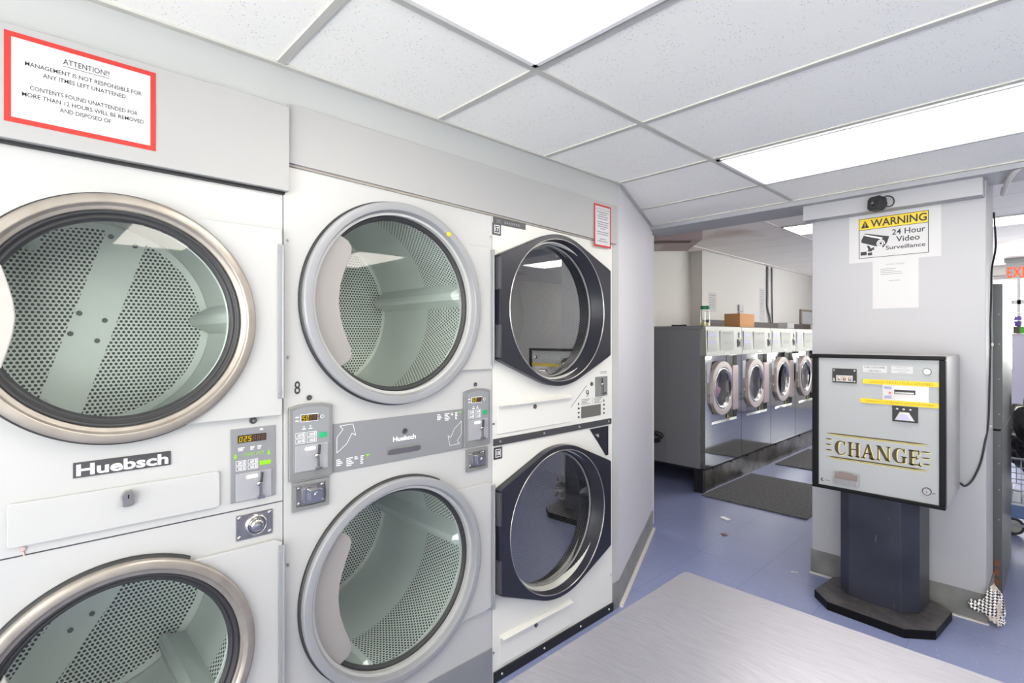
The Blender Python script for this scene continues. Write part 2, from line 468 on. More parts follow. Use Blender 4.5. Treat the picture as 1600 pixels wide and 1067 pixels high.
def hole_plate(mb, x, y0, y1, z0, z1, cy, cz, r, mi=0, n=96):
    """flat plate in the plane X=x with a round hole"""
    corners = [math.atan2(z - cz, y - cy) for y in (y0, y1) for z in (z0, z1)]
    ang = sorted(set([round(-PI + 2 * PI * i / n, 6) for i in range(n)] + [round(a, 6) for a in corners]))
    inn, outp = [], []
    for a in ang:
        c, s_ = math.cos(a), math.sin(a)
        k = min(((y1 - cy) / c) if c > 1e-9 else 1e9, ((y0 - cy) / c) if c < -1e-9 else 1e9,
                ((z1 - cz) / s_) if s_ > 1e-9 else 1e9, ((z0 - cz) / s_) if s_ < -1e-9 else 1e9)
        inn.append((x, cy + r * c, cz + r * s_)); outp.append((x, cy + k * c, cz + k * s_))
    m = len(ang)
    mb.add(inn + outp, [(i, (i + 1) % m, m + (i + 1) % m, m + i)[::-1] for i in range(m)], mi)

def ring_poly(mb, x0, x1, cy, cz, rin, rout, mi=0, n=120):
    """ring in the wall plane with outer radius given by a function of angle, thickness x0..x1"""
    A = [2 * PI * i / n for i in range(n)]
    P = []
    for a in A:
        ro = rout(a)
        c, s_ = math.cos(a), math.sin(a)
        P += [(x0, cy + rin * c, cz + rin * s_), (x1, cy + rin * c, cz + rin * s_), (x1, cy + ro * c, cz + ro * s_), (x0, cy + ro * c, cz + ro * s_)]
    f = []
    for i in range(n):
        j = (i + 1) % n
        for q in range(4): f.append((i * 4 + q, i * 4 + (q + 1) % 4, j * 4 + (q + 1) % 4, j * 4 + q)[::-1])
    mb.add(P, f, mi)

# ------------------------------------------------------------------ room shell
H1, H2 = 2.34, 2.70
struct(MB().box(-2.6, 6.2, -2.7, 12.2, -0.08, 0.0).build('floor', M['floor']))
# low ceiling over the dryers; it follows the slanting wall at its far left corner
pts = [(0.0, -2.6), (4.6, -2.6), (4.6, 3.50), (-0.47, 3.50), (0.0, 2.405)]
m = MB().prism(pts, (0, 0, H1), XP, YP, 0.06)
struct(m.build('ceiling', M['ceiling']))
struct(MB().box(-1.95, 6.1, 3.6, 12.1, H2, H2 + 0.06).build('ceiling', M['ceiling_far']))
# wall carrying the dryers: only the strip above the machines, and the full wall left of them
m = MB(); m.box(-0.06, 0.0, -0.205, 2.41, 2.062, H1); m.box(-0.06, 0.0, -2.6, -0.205, 0, H1); m.box(-0.06, 0.0, 2.352, 2.41, 0, 2.062)
struct(m.build('wall_left', M['wall']))
# slanting wall
m = MB().prism([(0.0, 2.41), (-0.50, 3.575), (-0.62, 3.575), (-0.12, 2.41)], (0, 0, 0), XP, YP, H1)
struct(m.build('wall_slanted', M['wall_cool']))
def windowed(axis, c0, c1, a0, a1, top, w0, w1, z0, z1, n, wname, wmat, winname):
    # wall with one long window; axis 'x' = wall plane of constant X
    def bb(m, a, b, za, zb, p0=c0, p1=c1, mi=0):
        if axis == 'x': m.box(p0, p1, a, b, za, zb, mi)
        else: m.box(a, b, p0, p1, za, zb, mi)
    m = MB(); bb(m, a0, a1, 0, z0); bb(m, a0, a1, z1, top); bb(m, a0, w0, z0, z1); bb(m, w1, a1, z0, z1)
    struct(m.build(wname, wmat))
    m = MB(); q0, q1 = c0 + (c1 - c0) * 0.2, c0 + (c1 - c0) * 0.8
    for k in range(n + 1):
        a = w0 + (w1 - w0 - 0.05) * k / n; bb(m, a, a + 0.05, z0, z1, q0, q1)
    bb(m, w0, w1, z0, z0 + 0.05, q0, q1); bb(m, w0, w1, z1 - 0.05, z1, q0, q1)
    mid = (c0 + c1) / 2; bb(m, w0 + 0.01, w1 - 0.01, z0 + 0.01, z1 - 0.01, mid - 0.002, mid + 0.002, 1)
    struct(m.build(winname, [M['frame_metal'], M['glass_clear']]))
windowed('y', -2.7, -2.6, 0.0, 4.6, H1, 0.5, 4.3, 0.25, 2.2, 3, 'wall_back', M['wall'], 'added_window_3')  # unseen window added in the back wall to light column and ceiling
windowed('x', 4.6, 4.7, -2.6, 3.5, H1, -2.3, -0.3, 0.85, 2.0, 2, 'wall_right', M['wall'], 'window_2')
# header beam between the two rooms
m = MB().box(-0.56, 4.7, 3.50, 3.80, 2.305, 2.76)
struct(m.build('wall_header', M['column']))
struct(MB().box(-1.95, -0.56, 3.60, 3.70, 0, H2).build('wall_near', M['wall_far']))
struct(MB().box(4.7, 6.1, 3.50, 3.80, 0, H2).build('wall_near', M['wall_far']))
m = MB(); m.box(-2.02, -1.92, 3.60, 6.92, 0, H2); m.box(-2.02, -1.75, 6.915, 12.1, 0, H2)
struct(m.build('wall_far_left', M['wall_far']))
windowed('x', 6.1, 6.2, 3.5, 12.1, H2, 10.0, 11.8, 0.3, 2.5, 2, 'wall_far_right', M['wall_far'], 'added_window_4')  # unseen side window added to brighten the far room
m = MB(); m.box(-1.8, 0.6, 12.0, 12.15, 0, H2); m.box(4.6, 6.1, 12.0, 12.15, 0, H2); m.box(0.6, 4.6, 12.0, 12.15, 0, 0.9); m.box(0.6, 4.6, 12.0, 12.15, 2.52, H2)
struct(m.build('wall_far', M['wall_far']))
m = MB()
for x in (0.62, 1.195, 2.6, 3.9, 4.56): m.box(x, x + 0.045, 12.0, 12.07, 0.9, 2.52)
for z in (0.9, 2.04, 2.46): m.box(0.6, 4.6, 12.0, 12.07, z, z + 0.07)
m.box(0.62, 4.58, 12.035, 12.041, 0.95, 2.5, 1)
struct(m.build('window_1', [M['frame_metal'], M['glass_clear']]))

# column with its boxed band
struct(MB().box(0.600, 1.418, 3.650, 4.045, 0, 2.70).build('wall_column', M['column'], bevel=0.004))
struct(MB().box(0.575, 1.412, 3.560, 3.652, 2.215, H1 - 0.001).build('trim_1', M['column'], bevel=0.003))
# T-bars
m = MB(); w = 0.012; z0, z1 = H1 - 0.006, H1 + 0.002
for x in (0.535, 1.755, 2.975, 4.195): m.box(x - w, x + w, -2.6, 3.50, z0, z1)
for j in range(-5, 5):
    y = 0.59 + 0.605 * j
    m.box(0.0 if y < 2.41 else -0.43 * (y - 2.41) + 0.0, 4.6, y - w, y + w, z0 + 0.001, z1)
m.box(0.0, 0.02, -2.6, 2.41, z0 - 0.002, z1)
m.prism([(0.0, 2.41), (0.02, 2.41), (-0.45, 3.5), (-0.468, 3.5)], (0, 0, z0 - 0.002), XP, YP, 0.008)
m.box(-0.46, 4.6, 3.485, 3.5, z0 - 0.002, z1)
struct(m.build('trim_2', simple('tbar', (188, 186, 178), 0.6)))
m = MB()
for x in (-1.66, -0.44, 0.78, 2.0, 3.22, 4.44): m.box(x - w, x + w, 3.8, 12, H2 - 0.008, H2 + 0.002)
struct(m.build('trim_3', simple('tbar_far', (236, 230, 226), 0.5)))
# boards that close the gap above the dryers
struct(MB().box(0.0005, 0.030, -0.60, 0.614, 1.942, 2.205).build('trim_4', M['board'], bevel=0.002))
m = MB().prism([(0.616, 2.036), (2.375, 1.996), (2.375, 2.205), (0.616, 2.222)], (0.0005, 0, 0), YP, ZP, 0.014)
struct(m.build('trim_5', M['board'], bevel=0.0015))
struct(MB().box(0.0004, 0.012, -0.60, 0.606, 1.934, 1.9418).build('trim_6', M['black']))
m = MB().prism([(0.616, 2.0285), (2.34, 1.989), (2.34, 1.9965), (0.616, 2.0365)], (0.0005, 0, 0), YP, ZP, 0.006)
struct(m.build('trim_7', simple('brown_edge', (150, 144, 136), 0.6)))
# cove baseboards
d = Vector((-0.50, 1.165, 0)).normalized(); nrm = Vector((d.y, -d.x, 0))
def strip(mb, a, b, h, th, mi=0, z=0.0):
    a, b = Vector((*a, z)), Vector((*b, z)); dd = (b - a).normalized(); n_ = Vector((dd.y, -dd.x, 0)) * th
    v = [a, b, b + n_, a + n_]; v += [p + Vector((0, 0, h)) for p in v]
    mb.add(v, [(3, 2, 1, 0), (4, 5, 6, 7), (0, 1, 5, 4), (1, 2, 6, 5), (2, 3, 7, 6), (3, 0, 4, 7)], mi)
m = MB(); strip(m, (0.0, 2.41), (-0.50, 3.575), 0.145, 0.006); strip(m, (0.0, 2.352), (0.0, 2.412), 0.145, 0.006)
strip(m, (0.003, 2.41), (-0.497, 3.575), 0.014, 0.022, 1)
struct(m.build('baseboard_slanted', [M['cove'], M['caulk']]))
m = MB(); strip(m, (0.594, 3.650), (1.424, 3.650), 0.150, 0.006); strip(m, (1.418, 3.645), (1.418, 4.045), 0.150, 0.006)
strip(m, (0.600, 4.045), (0.600, 3.645), 0.150, 0.006); strip(m, (0.59, 3.649), (1.43, 3.649), 0.008, 0.018, 1)
struct(m.build('baseboard_column', [M['cove'], M['caulk']]))

# ------------------------------------------------------------------ ceiling lights
def light(x0, x1, y0, y1, z, label, grp='fluorescent ceiling lights'):
    t = thing('ceiling_light', label, 'ceiling light', ((x0 + x1) / 2, (y0 + y1) / 2, z), grp)
    m = MB(); e = 0.016
    m.box(x0, x1, y0, y0 + e, z - 0.012, z - 0.0005); m.box(x0, x1, y1 - e, y1, z - 0.012, z - 0.0005)
    m.box(x0, x0 + e, y0, y1, z - 0.012, z - 0.0005); m.box(x1 - e, x1, y0, y1, z - 0.012, z - 0.0005)
    m.build('frame', simple('lamp_frame', (230, 229, 224), 0.5), t)
    MB().box(x0 + e, x1 - e, y0 + e, y1 - e, z - 0.009, z - 0.004).build('diffuser', M['lamp'], t)
light(0.552, 1.738, 0.603, 1.172, H1, 'white light panel cut by the top edge, above the dryers')
light(0.552, 1.738, 2.420, 2.990, H1, 'long white light panel in front of the grey column')
light(2.992, 4.178, 0.603, 1.172, H1, 'added light panel to the right, outside the picture')  # this and the next three: unseen panels added as light sources
light(2.992, 4.178, 2.420, 2.990, H1, 'added light panel to the far right, outside the picture')
light(0.552, 1.738, -1.817, -1.248, H1, 'added light panel, unseen behind the camera')
light(2.992, 4.178, -1.817, -1.248, H1, 'added light panel, unseen behind the camera to the right')
light(-0.425, 0.765, 6.08, 6.66, H2, 'light panel on the far ceiling left of the column, above the washers')
light(0.80, 1.98, 7.13, 7.68, H2, 'light panel on the far ceiling seen right of the column')
light(-0.425, 0.765, 9.1, 9.7, H2, 'light panel on the far ceiling hidden behind the column')
light(3.24, 4.42, 6.08, 6.66, H2, 'added light panel on the far ceiling, out of view to the right')  # added out of view as one more light source

# ------------------------------------------------------------------ dryers
def text_line(m, s_, y, z, h, width=None, bold=0.0, x=0.001, align='CENTER', mi=0):
    m.text(s_, (x, y, z), YP, ZP, h, width, bold, align=align, mi=mi)

def drum(root, cy, cz, R, depth, split, ropen, plate, perf, smooth, vanes, vane_mat, prefix=''):
    """tumbler: perforated barrel, its back plate and the lifters"""
    m = MB(); n = 128
    def band(xa, xb, mi):
        v = []; f = []; uv = []
        for i in range(n + 1):
            a = 2 * PI * i / n
            v += [(xa, cy + R * math.cos(a), cz + R * math.sin(a)), (xb, cy + R * math.cos(a), cz + R * math.sin(a))]
        for i in range(n):
            u0, u1 = 2 * PI * R * i / n, 2 * PI * R * (i + 1) / n
            f.append((2 * i, 2 * i + 2, 2 * i + 3, 2 * i + 1)[::-1]); uv.append([(u0, xa), (u1, xa), (u1, xb), (u0, xb)][::-1])
        m.add(v, f, mi, True, uv)
    band(-depth, -split, 0); band(-split, -0.05, 1)
    m.lathe(cy, cz, [(R, -0.05), (ropen, -0.045)], n, 0)
    # seam ring between the smooth and the punched sheets
    m.lathe(cy, cz, [(R, -depth + 0.006), (R - 0.004, -depth + 0.003), (R, -depth)], n, 0)
    dr = m.build('drum', [smooth, perf], root)
    v = [(-depth, cy, cz)] + [(-depth, cy + R * math.cos(2 * PI * i / n), cz + R * math.sin(2 * PI * i / n)) for i in range(n)]
    f = [(0, i + 1, (i + 1) % n + 1) for i in range(n)]
    uv = [[(v[k][1], v[k][2]) for k in ff] for ff in f]
    MB().add(v, f, 0, False, uv).build('back_plate', plate, dr)
    for a in vanes:
        a = math.radians(a); rad = Vector((0, math.cos(a), math.sin(a))); tan = Vector((0, -math.sin(a), math.cos(a)))
        c = Vector((0, cy, cz)); mm = MB()
        prof = [(-0.055, 0.0), (-0.016, 0.068), (0.0, 0.076), (0.016, 0.068), (0.055, 0.0)]
        st = [(-depth + 0.002, 0.55), (-depth + 0.02, 1.0), (-0.12, 0.85), (-0.07, 0.3)]
        vs = []; k = len(prof)
        for x, sc in st:
            for t_, h_ in prof: vs.append(c + rad * (R + 0.002 - h_ * sc) + tan * t_ + Vector((x, 0, 0)))
        fs = [(i * k + q, i * k + q + 1, (i + 1) * k + q + 1, (i + 1) * k + q) for i in range(len(st) - 1) for q in range(k - 1)]
        fs += [tuple(range(k)), tuple(range((len(st) - 1) * k, len(st) * k))[::-1]]
        mm.add(vs, fs); mm.build('lifter', vane_mat, dr)
    return dr

def cabinet(root, y0, y1, top, zs, holes, mat, x=0.0):
    """front sheet with two round openings, closed sides, back and top"""
    m = MB(); bx = -0.93
    for (za, zb), (cy, cz, r) in zip(zs, holes): hole_plate(m, x, y0, y1, za, zb, cy, cz, r)
    for cy, cz, r in holes: m.lathe(cy, cz, [(r, x), (r, -0.045)], 96)
    P = [(x, y0, 0), (x, y1, 0), (x, y1, top), (x, y0, top), (bx, y0, 0), (bx, y1, 0), (bx, y1, top), (bx, y0, top)]
    m.add(P, [(0, 4, 5, 1), (1, 5, 6, 2), (2, 6, 7, 3), (3, 7, 4, 0), (4, 7, 6, 5)])
    return m.build('cabinet', mat, root)

def screws(parent, pts, r=0.005, x=0.0):
    for y, z in pts: MB().cyl((x + 0.0003, y, z), (x + 0.0043, y, z), r, r * 0.7, 10).build('screw', M['cast'], parent)

def lock_plate(root, y0, y1, z0, z1, frame_mat, style):
    fw = 0.0 if style == 'round' else 0.012
    pl = MB()
    if fw:
        pl.box(0.0005, 0.010, y0, y1, z0, z0 + fw, 1); pl.box(0.0005, 0.010, y0, y1, z1 - fw, z1, 1)
        pl.box(0.0005, 0.010, y0, y0 + fw, z0 + fw, z1 - fw, 1); pl.box(0.0005, 0.010, y1 - fw, y1, z0 + fw, z1 - fw, 1)
    pl.box(0.0005, 0.003, y0 + fw, y1 - fw, z0 + fw, z1 - fw)
    ob = pl.build('lock_plate', [M['cast'], frame_mat], root, bevel=0.001)
    cy, cz = (y0 + y1) / 2 + 0.004, (z0 + z1) / 2
    m = MB()
    if style == 'round':
        m.lathe(cy, cz, [(0.032, 0.003), (0.031, 0.009), (0.026, 0.012), (0.022, 0.006), (0.018, 0.006), (0.018, 0.016), (0.013, 0.019), (0.0, 0.019)], 36)
        m.box(0.019, 0.0215, cy - 0.009, cy + 0.009, cz - 0.0035, cz + 0.0035)
    else:
        m.prism([(-0.030, -0.022), (-0.022, -0.028), (0.012, -0.028), (0.012, 0.028), (-0.022, 0.028), (-0.030, 0.022)], (0.003, cy, cz), YP, ZP, 0.010)
        m.prism([(-0.014, -0.018), (0.02, -0.022), (0.026, -0.014), (0.026, 0.014), (0.02, 0.02), (-0.014, 0.018)], (0.013, cy, cz), YP, ZP, 0.014)
        m.cyl((0.027, cy + 0.01, cz), (0.032, cy + 0.01, cz), 0.010, n=18)
    m.build('lock', M['chrome'], ob, bevel=0.0015)
    e = 0.009 + fw
    for y in (y0 + e, y1 - e):
        for z in (z0 + e, z1 - e): MB().sphere((0.004, y, z), 0.003, 0.006, 0.006, 6).build('rivet', M['chrome'], ob)

def key_dot(root, y, z, r=0.0085, x=0.0005, name='keyhole'):
    m = MB(); m.lathe(y, z, [(r, x), (r, x + 0.004), (r * 0.7, x + 0.006), (r * 0.62, x + 0.003), (r * 0.3, x + 0.003), (0, x + 0.003)], 24)
    m.cyl((x + 0.003, y, z), (x + 0.006, y, z), r * 0.3, n=10, mi=1)
    m.build(name, [M['charcoal'], M['cast']], root)

def seven(m, s_, y, z, w, h, mi_on, mi_off, x):
    seg = {'0': 'abcdef', '1': 'bc', '2': 'abged', '5': 'afgcd', '8': 'abcdefg', ' ': ''}
    t = h * 0.13
    for i, ch in enumerate(s_):
        on = ch not in '.'; c = '8' if ch == '#' else ch; mi = mi_off if ch == '#' else mi_on
        X0 = y + i * w; wd = w * 0.68
        R = {'a': (0, wd, h - t, h), 'd': (0, wd, 0, t), 'g': (0, wd, h / 2 - t / 2, h / 2 + t / 2), 'f': (0, t, h / 2, h), 'b': (wd - t, wd, h / 2, h), 'e': (0, t, 0, h / 2), 'c': (wd - t, wd, 0, h / 2)}
        for k in seg[c]:
            a, b, c0, c1 = R[k]; sh = 0.12
            m.add([(x, X0 + a + sh * c0, z + c0), (x, X0 + b + sh * c0, z + c0), (x, X0 + b + sh * c1, z + c1), (x, X0 + a + sh * c1, z + c1)], [(0, 1, 2, 3)], mi)

def coin_slide(parent, y0, y1, z0, z1, x):
    pl = MB().box(x, x + 0.003, y0, y1, z0, z1).build('coin_plate', M['coinplate'], parent, bevel=0.001)
    w, h = y1 - y0, z1 - z0; yc, zc = y0 + w * 0.66, z0 + h * 0.55
    m = MB()
    m.prism([(yc + 0.001, zc + 0.004), (yc + 0.006, zc + 0.004), (yc + 0.008, zc + h * 0.40), (yc + 0.003, zc + h * 0.42)], (x + 0.003, 0, 0), YP, ZP, 0.010)
    m.box(x + 0.003, x + 0.010, yc - 0.002, yc + 0.005, z0 + 0.004, zc, 1)
    m.box(x + 0.003, x + 0.016, yc - 0.008, yc + 0.011, z0 + 0.001, z0 + 0.008, 1)
    m.sphere((x + 0.008, yc - 0.004, zc), 0.006, 0.007, 0.007, 8, mi=1)
    m.build('coin_slot', [M['charcoal'], M['chrome']], pl)
    MB().prism([(0, 0.003), (0.003, 0), (w * 0.3, 0), (w * 0.3 + 0.003, 0.003), (w * 0.3 + 0.003, 0.008), (w * 0.3, 0.011), (0.003, 0.011), (0, 0.008)], (x + 0.003, y0 + w * 0.28, z1 - h * 0.22), YP, ZP, 0.0006).build('printed_tag', M['white'], pl)

def keys(m, y, z, w, h, x, mi=0):
    """outlined key blocks with their printed legends"""
    t = 0.0009
    for (a, b) in ((0, 0), (0.52, 0), (0, 0.52), (0.52, 0.52)):
        yy, zz, ww, hh = y + a * w, z + b * h, w * 0.44, h * 0.44
        m.box(x, x + 0.0005, yy, yy + ww, zz, zz + t, mi); m.box(x, x + 0.0005, yy, yy + ww, zz + hh - t, zz + hh, mi)
        m.box(x, x + 0.0005, yy, yy + t, zz, zz + hh, mi); m.box(x, x + 0.0005, yy + ww - t, yy + ww, zz, zz + hh, mi)
        m.box(x, x + 0.0005, yy + ww * 0.22, yy + ww * 0.62, zz + hh * 0.55, zz + hh * 0.66, mi)
        m.box(x, x + 0.0005, yy + ww * 0.22, yy + ww * 0.62, zz + hh * 0.28, zz + hh * 0.38, mi)
        m.box(x, x + 0.0005, yy + ww * 0.72, yy + ww * 0.85, zz + hh * 0.2, zz + hh * 0.8, mi)

def round_door(root, cy, cz, R, kind, hinge_y, half):
    """round loading door: hinged sheet, ring, gasket, glass and the moulded pull"""
    plate = MB()
    def rout(a):
        c, s_ = math.cos(a), math.sin(a)
        if c <= 0: return R - 0.012
        k = min((hinge_y - cy) / c, half / abs(s_) if abs(s_) > 1e-6 else 9)
        # soft shoulder where the sheet leaves the ring
        return max(R - 0.012, k)
    ring_poly(plate, 0.001, 0.016, cy, cz, R - 0.045, rout)
    d = plate.build('door', M['enamel'], root, bevel=0.002)
    m = MB()
    if kind == 'steel':
        m.lathe(cy, cz, [(R - 0.008, 0.012), (R - 0.001, 0.017), (R, 0.020), (R - 0.001, 0.029), (R - 0.004, 0.033), (R - 0.008, 0.0345), (R - 0.022, 0.0365), (R - 0.0245, 0.0360), (R - 0.026, 0.034), (R - 0.030, 0.0265), (R - 0.032, 0.0255), (R - 0.038, 0.0250), (R - 0.0395, 0.0240), (R - 0.040, 0.010)])
        m.build('door_ring', M['ring_steel'], d)
        rg = R - 0.040
        MB().lathe(cy, cz, [(rg + 0.001, 0.012), (rg - 0.001, 0.019), (rg - 0.006, 0.020), (rg - 0.010, 0.014), (rg - 0.013, 0.006), (rg - 0.016, 0.010), (rg - 0.020, 0.008), (rg - 0.024, -0.002), (rg - 0.026, -0.004)]).build('gasket', M['gasket'], d)
        gr, gx = rg - 0.024, -0.002
    else:
        m.lathe(cy, cz, [(R - 0.006, 0.012), (R - 0.0005, 0.016), (R, 0.018), (R, 0.032), (R - 0.001, 0.0345), (R - 0.004, 0.0365), (R - 0.0065, 0.037), (R - 0.026, 0.0385), (R - 0.0285, 0.038), (R - 0.030, 0.036), (R - 0.031, 0.033), (R - 0.042, -0.008), (R - 0.043, -0.012)])
        m.build('door_ring', M['ring_grey'], d)
        rg = R - 0.043
        MB().lathe(cy, cz, [(rg + 0.001, -0.010), (rg - 0.001, -0.006), (rg - 0.009, -0.003), (rg - 0.015, -0.010), (rg - 0.018, -0.018)]).build('gasket', M['gasket'], d)
        gr, gx = rg - 0.014, -0.014
    MB().lathe(cy, cz, [(gr, gx), (0.0001, gx)], 96).build('glass', M['glass_green'], d)
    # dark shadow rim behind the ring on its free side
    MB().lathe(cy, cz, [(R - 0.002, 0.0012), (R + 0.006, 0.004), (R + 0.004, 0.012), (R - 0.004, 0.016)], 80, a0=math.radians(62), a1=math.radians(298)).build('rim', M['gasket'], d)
    # moulded pull on the free side: a lens between the ring's edge and a shallow wave
    x1 = gx + 0.004; ri = gr + (0.002 if kind == 'steel' else 0.012)
    am = 28 if kind == 'steel' else 44
    outer = [(ri * math.cos(math.radians(180 + a)), ri * math.sin(math.radians(180 + a))) for a in range(-am, am + 1, 4)]
    e = outer[-1]   # lower end; the arc runs from the upper end to the lower one
    if kind == 'steel': prof = [(0.0, 1.0), (0.010, 0.7), (0.020, 0.35), (0.025, 0.0), (0.020, -0.35), (0.010, -0.7), (0.0, -1.0)]
    else: prof = [(0.0, 1.0), (0.030, 0.93), (0.043, 0.84), (0.040, 0.72), (0.018, 0.48), (0.002, 0.24), (-0.004, 0.0), (0.002, -0.24), (0.018, -0.48), (0.040, -0.72), (0.043, -0.84), (0.030, -0.93), (0.0, -1.0)]
    inner = [(e[0] + dx, e[1] * k) for dx, k in prof]
    poly = outer + inner[1:-1]
    MB().prism(poly, (x1, cy, cz), YP, ZP, 0.016).build('door_pull', M['handle_white'] if kind == 'steel' else M['handle'], d, bevel=0.003)
    return d

def hinge(root, y0, y1, z0, z1, x=0.017):
    m = MB().box(x, x + 0.005, y0, y1, z0, z1); m.cyl((x + 0.004, y1, z0), (x + 0.004, y1, z1), 0.0045, n=10)
    for z in (z0 + 0.02, z1 - 0.02): m.cyl((x + 0.005, y0 + 0.006, z), (x + 0.008, y0 + 0.006, z), 0.0045, n=10)
    m.build('hinge', M['ring_grey'], root, bevel=0.001)

# --- left dryer
t = thing('stacked_dryer', 'stacked dryer with silver door rings at the left edge of the picture', 'dryer', (-0.4, 0.2, 0), 'stacked tumble dryers along the wall')
cabinet(t, -0.200, 0.6035, 2.060, ((0.0, 0.975), (0.975, 2.060)), ((0.199, 0.594, 0.262), (0.199, 1.535, 0.262)), M['enamel'])
MB().box(0.0002, 0.0012, -0.2, 0.603, 0.9735, 0.9765).build('seam', M['charcoal'], t)
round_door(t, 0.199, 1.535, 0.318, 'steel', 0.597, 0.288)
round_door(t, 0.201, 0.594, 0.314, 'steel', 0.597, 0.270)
hinge(t, 0.583, 0.598, 1.300, 1.775); hinge(t, 0.585, 0.600, 0.30, 0.845)
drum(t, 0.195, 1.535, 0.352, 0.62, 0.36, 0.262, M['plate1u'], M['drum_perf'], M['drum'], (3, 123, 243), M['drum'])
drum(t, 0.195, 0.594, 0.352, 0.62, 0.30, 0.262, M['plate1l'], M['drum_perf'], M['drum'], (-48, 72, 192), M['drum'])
for (py, pz) in ((0.153, 1.57), (0.222, 1.547), (0.13, 1.50), (0.201, 1.476), (0.239, 1.842), (0.309, 1.817), (0.187, 0.535), (0.13, 0.50)):
    m = MB(); m.cyl((-0.619, py, pz), (-0.612, py, pz), 0.0085, 0.006, 14); m.cyl((-0.612, py, pz), (-0.608, py, pz), 0.004, n=8); m.build('bolt', M['frame_grey'], t)
# nameplate
np_ = MB().prism([(0.100, 1.139), (0.305, 1.139), (0.305, 1.177), (0.100, 1.177)], (0.0005, 0, 0), YP, ZP, 0.002).build('nameplate', M['charcoal'], t)
m = MB(); text_line(m, 'Huebsch', 0.2025, 1.1445, 0.0265, 0.193, 0.028, 0.003); m.build('lettering', M['white'], np_)
# lint drawer
dr = MB().prism([(-0.017, 1.003), (-0.012, 0.998), (0.419, 0.998), (0.424, 1.003), (0.424, 1.096), (0.419, 1.101), (-0.012, 1.101), (-0.017, 1.096)], (0.0005, 0, 0), YP, ZP, 0.008).build('lint_drawer', M['enamel'], t, bevel=0.0015)
m = MB(); m.prism([(-0.013, -0.016), (-0.009, -0.020), (0.009, -0.020), (0.013, -0.016), (0.013, 0.006), (-0.013, 0.006)], (0.009, 0.208, 1.070), YP, ZP, 0.012)
m.cyl((0.009, 0.208, 1.077), (0.026, 0.208, 1.077), 0.0135, n=24); m.build('lock', M['cast'], dr, bevel=0.001)
m = MB(); m.box(0.0262, 0.0268, 0.2065, 0.2095, 1.072, 1.082); m.build('keyhole', M['black'], dr)
# control panel
cp = MB().box(0.0005, 0.004, 0.454, 0.5815, 0.999, 1.2165).build('control_panel', M['stripe_grey'], t, bevel=0.0015)
m = MB().box(0.0042, 0.0052, 0.473, 0.553, 1.174, 1.196)
seven(m, '025###', 0.476, 1.177, 0.0125, 0.0155, 1, 2, 0.0056); m.build('display', [M['display'], M['digit'], M['digit_off']], cp)
m = MB(); text_line(m, 'LOWER UNIT', 0.5165, 1.133, 0.0085, 0.062, 0.0, 0.0042)
for yy in (0.4665, 0.561):
    m.prism([(yy - 0.0022, 1.142), (yy + 0.0022, 1.142), (yy + 0.0022, 1.134), (yy + 0.006, 1.134), (yy, 1.126), (yy - 0.006, 1.134), (yy - 0.0022, 1.134)], (0.0042, 0, 0), YP, ZP, 0.0005)
m.box(0.0042, 0.0050, 0.534, 0.567, 1.099, 1.112); m.build('green_print', M['lime'], cp)
m = MB(); keys(m, 0.468, 1.092, 0.064, 0.030, 0.0042)
for yy, ww in ((0.474, 0.018), (0.508, 0.012), (0.528, 0.012)):
    for k in range(3): m.box(0.0042, 0.0046, yy, yy + ww * (1 - 0.15 * k), 1.158 - k * 0.004, 1.1596 - k * 0.004)
m.box(0.0042, 0.0046, 0.535, 0.544, 1.206, 1.210); m.build('white_print', M['white'], cp)
coin_slide(cp, 0.467, 0.568, 1.001, 1.083, 0.0042)
key_dot(t, 0.516, 1.237, 0.0105)
lock_plate(t, 0.469, 0.573, 0.883, 0.959, M['cast'], 'round')
m = MB(); m.sphere((0.002, 0.010, 0.990), 0.002, 0.006, 0.006, 6); m.cyl((0.001, 0.010, 0.986), (0.001, 0.012, 0.974), 0.0022, n=6)
m.build('stain', simple('stain', (188, 160, 160), 0.7), t)
screws(t, [(0.594, 1.80), (0.594, 1.285)])

# --- middle dryer
t = thing('stacked_dryer', 'stacked dryer number 8 with grey door rings, between the silver-ringed and the dark-doored ones', 'dryer', (-0.4, 1.04, 0), 'stacked tumble dryers along the wall')
cabinet(t, 0.6065, 1.4755, 2.060, ((0.0, 1.03), (1.03, 2.060)), ((1.022, 0.605, 0.322), (1.022, 1.611, 0.322)), M['enamel'])
round_door(t, 1.022, 1.611, 0.366, 'grey', 1.466, 0.257)
round_door(t, 1.022, 0.605, 0.368, 'grey', 1.470, 0.268)
hinge(t, 1.456, 1.470, 1.37, 1.86, 0.0165); hinge(t, 1.458, 1.474, 0.33, 0.86, 0.0165)
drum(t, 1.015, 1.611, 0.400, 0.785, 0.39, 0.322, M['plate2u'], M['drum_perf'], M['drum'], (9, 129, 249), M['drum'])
drum(t, 1.015, 0.605, 0.400, 0.785, 0.39, 0.322, M['plate2l'], M['drum_perf'], M['drum'], (2, 125, -100), M['drum'])
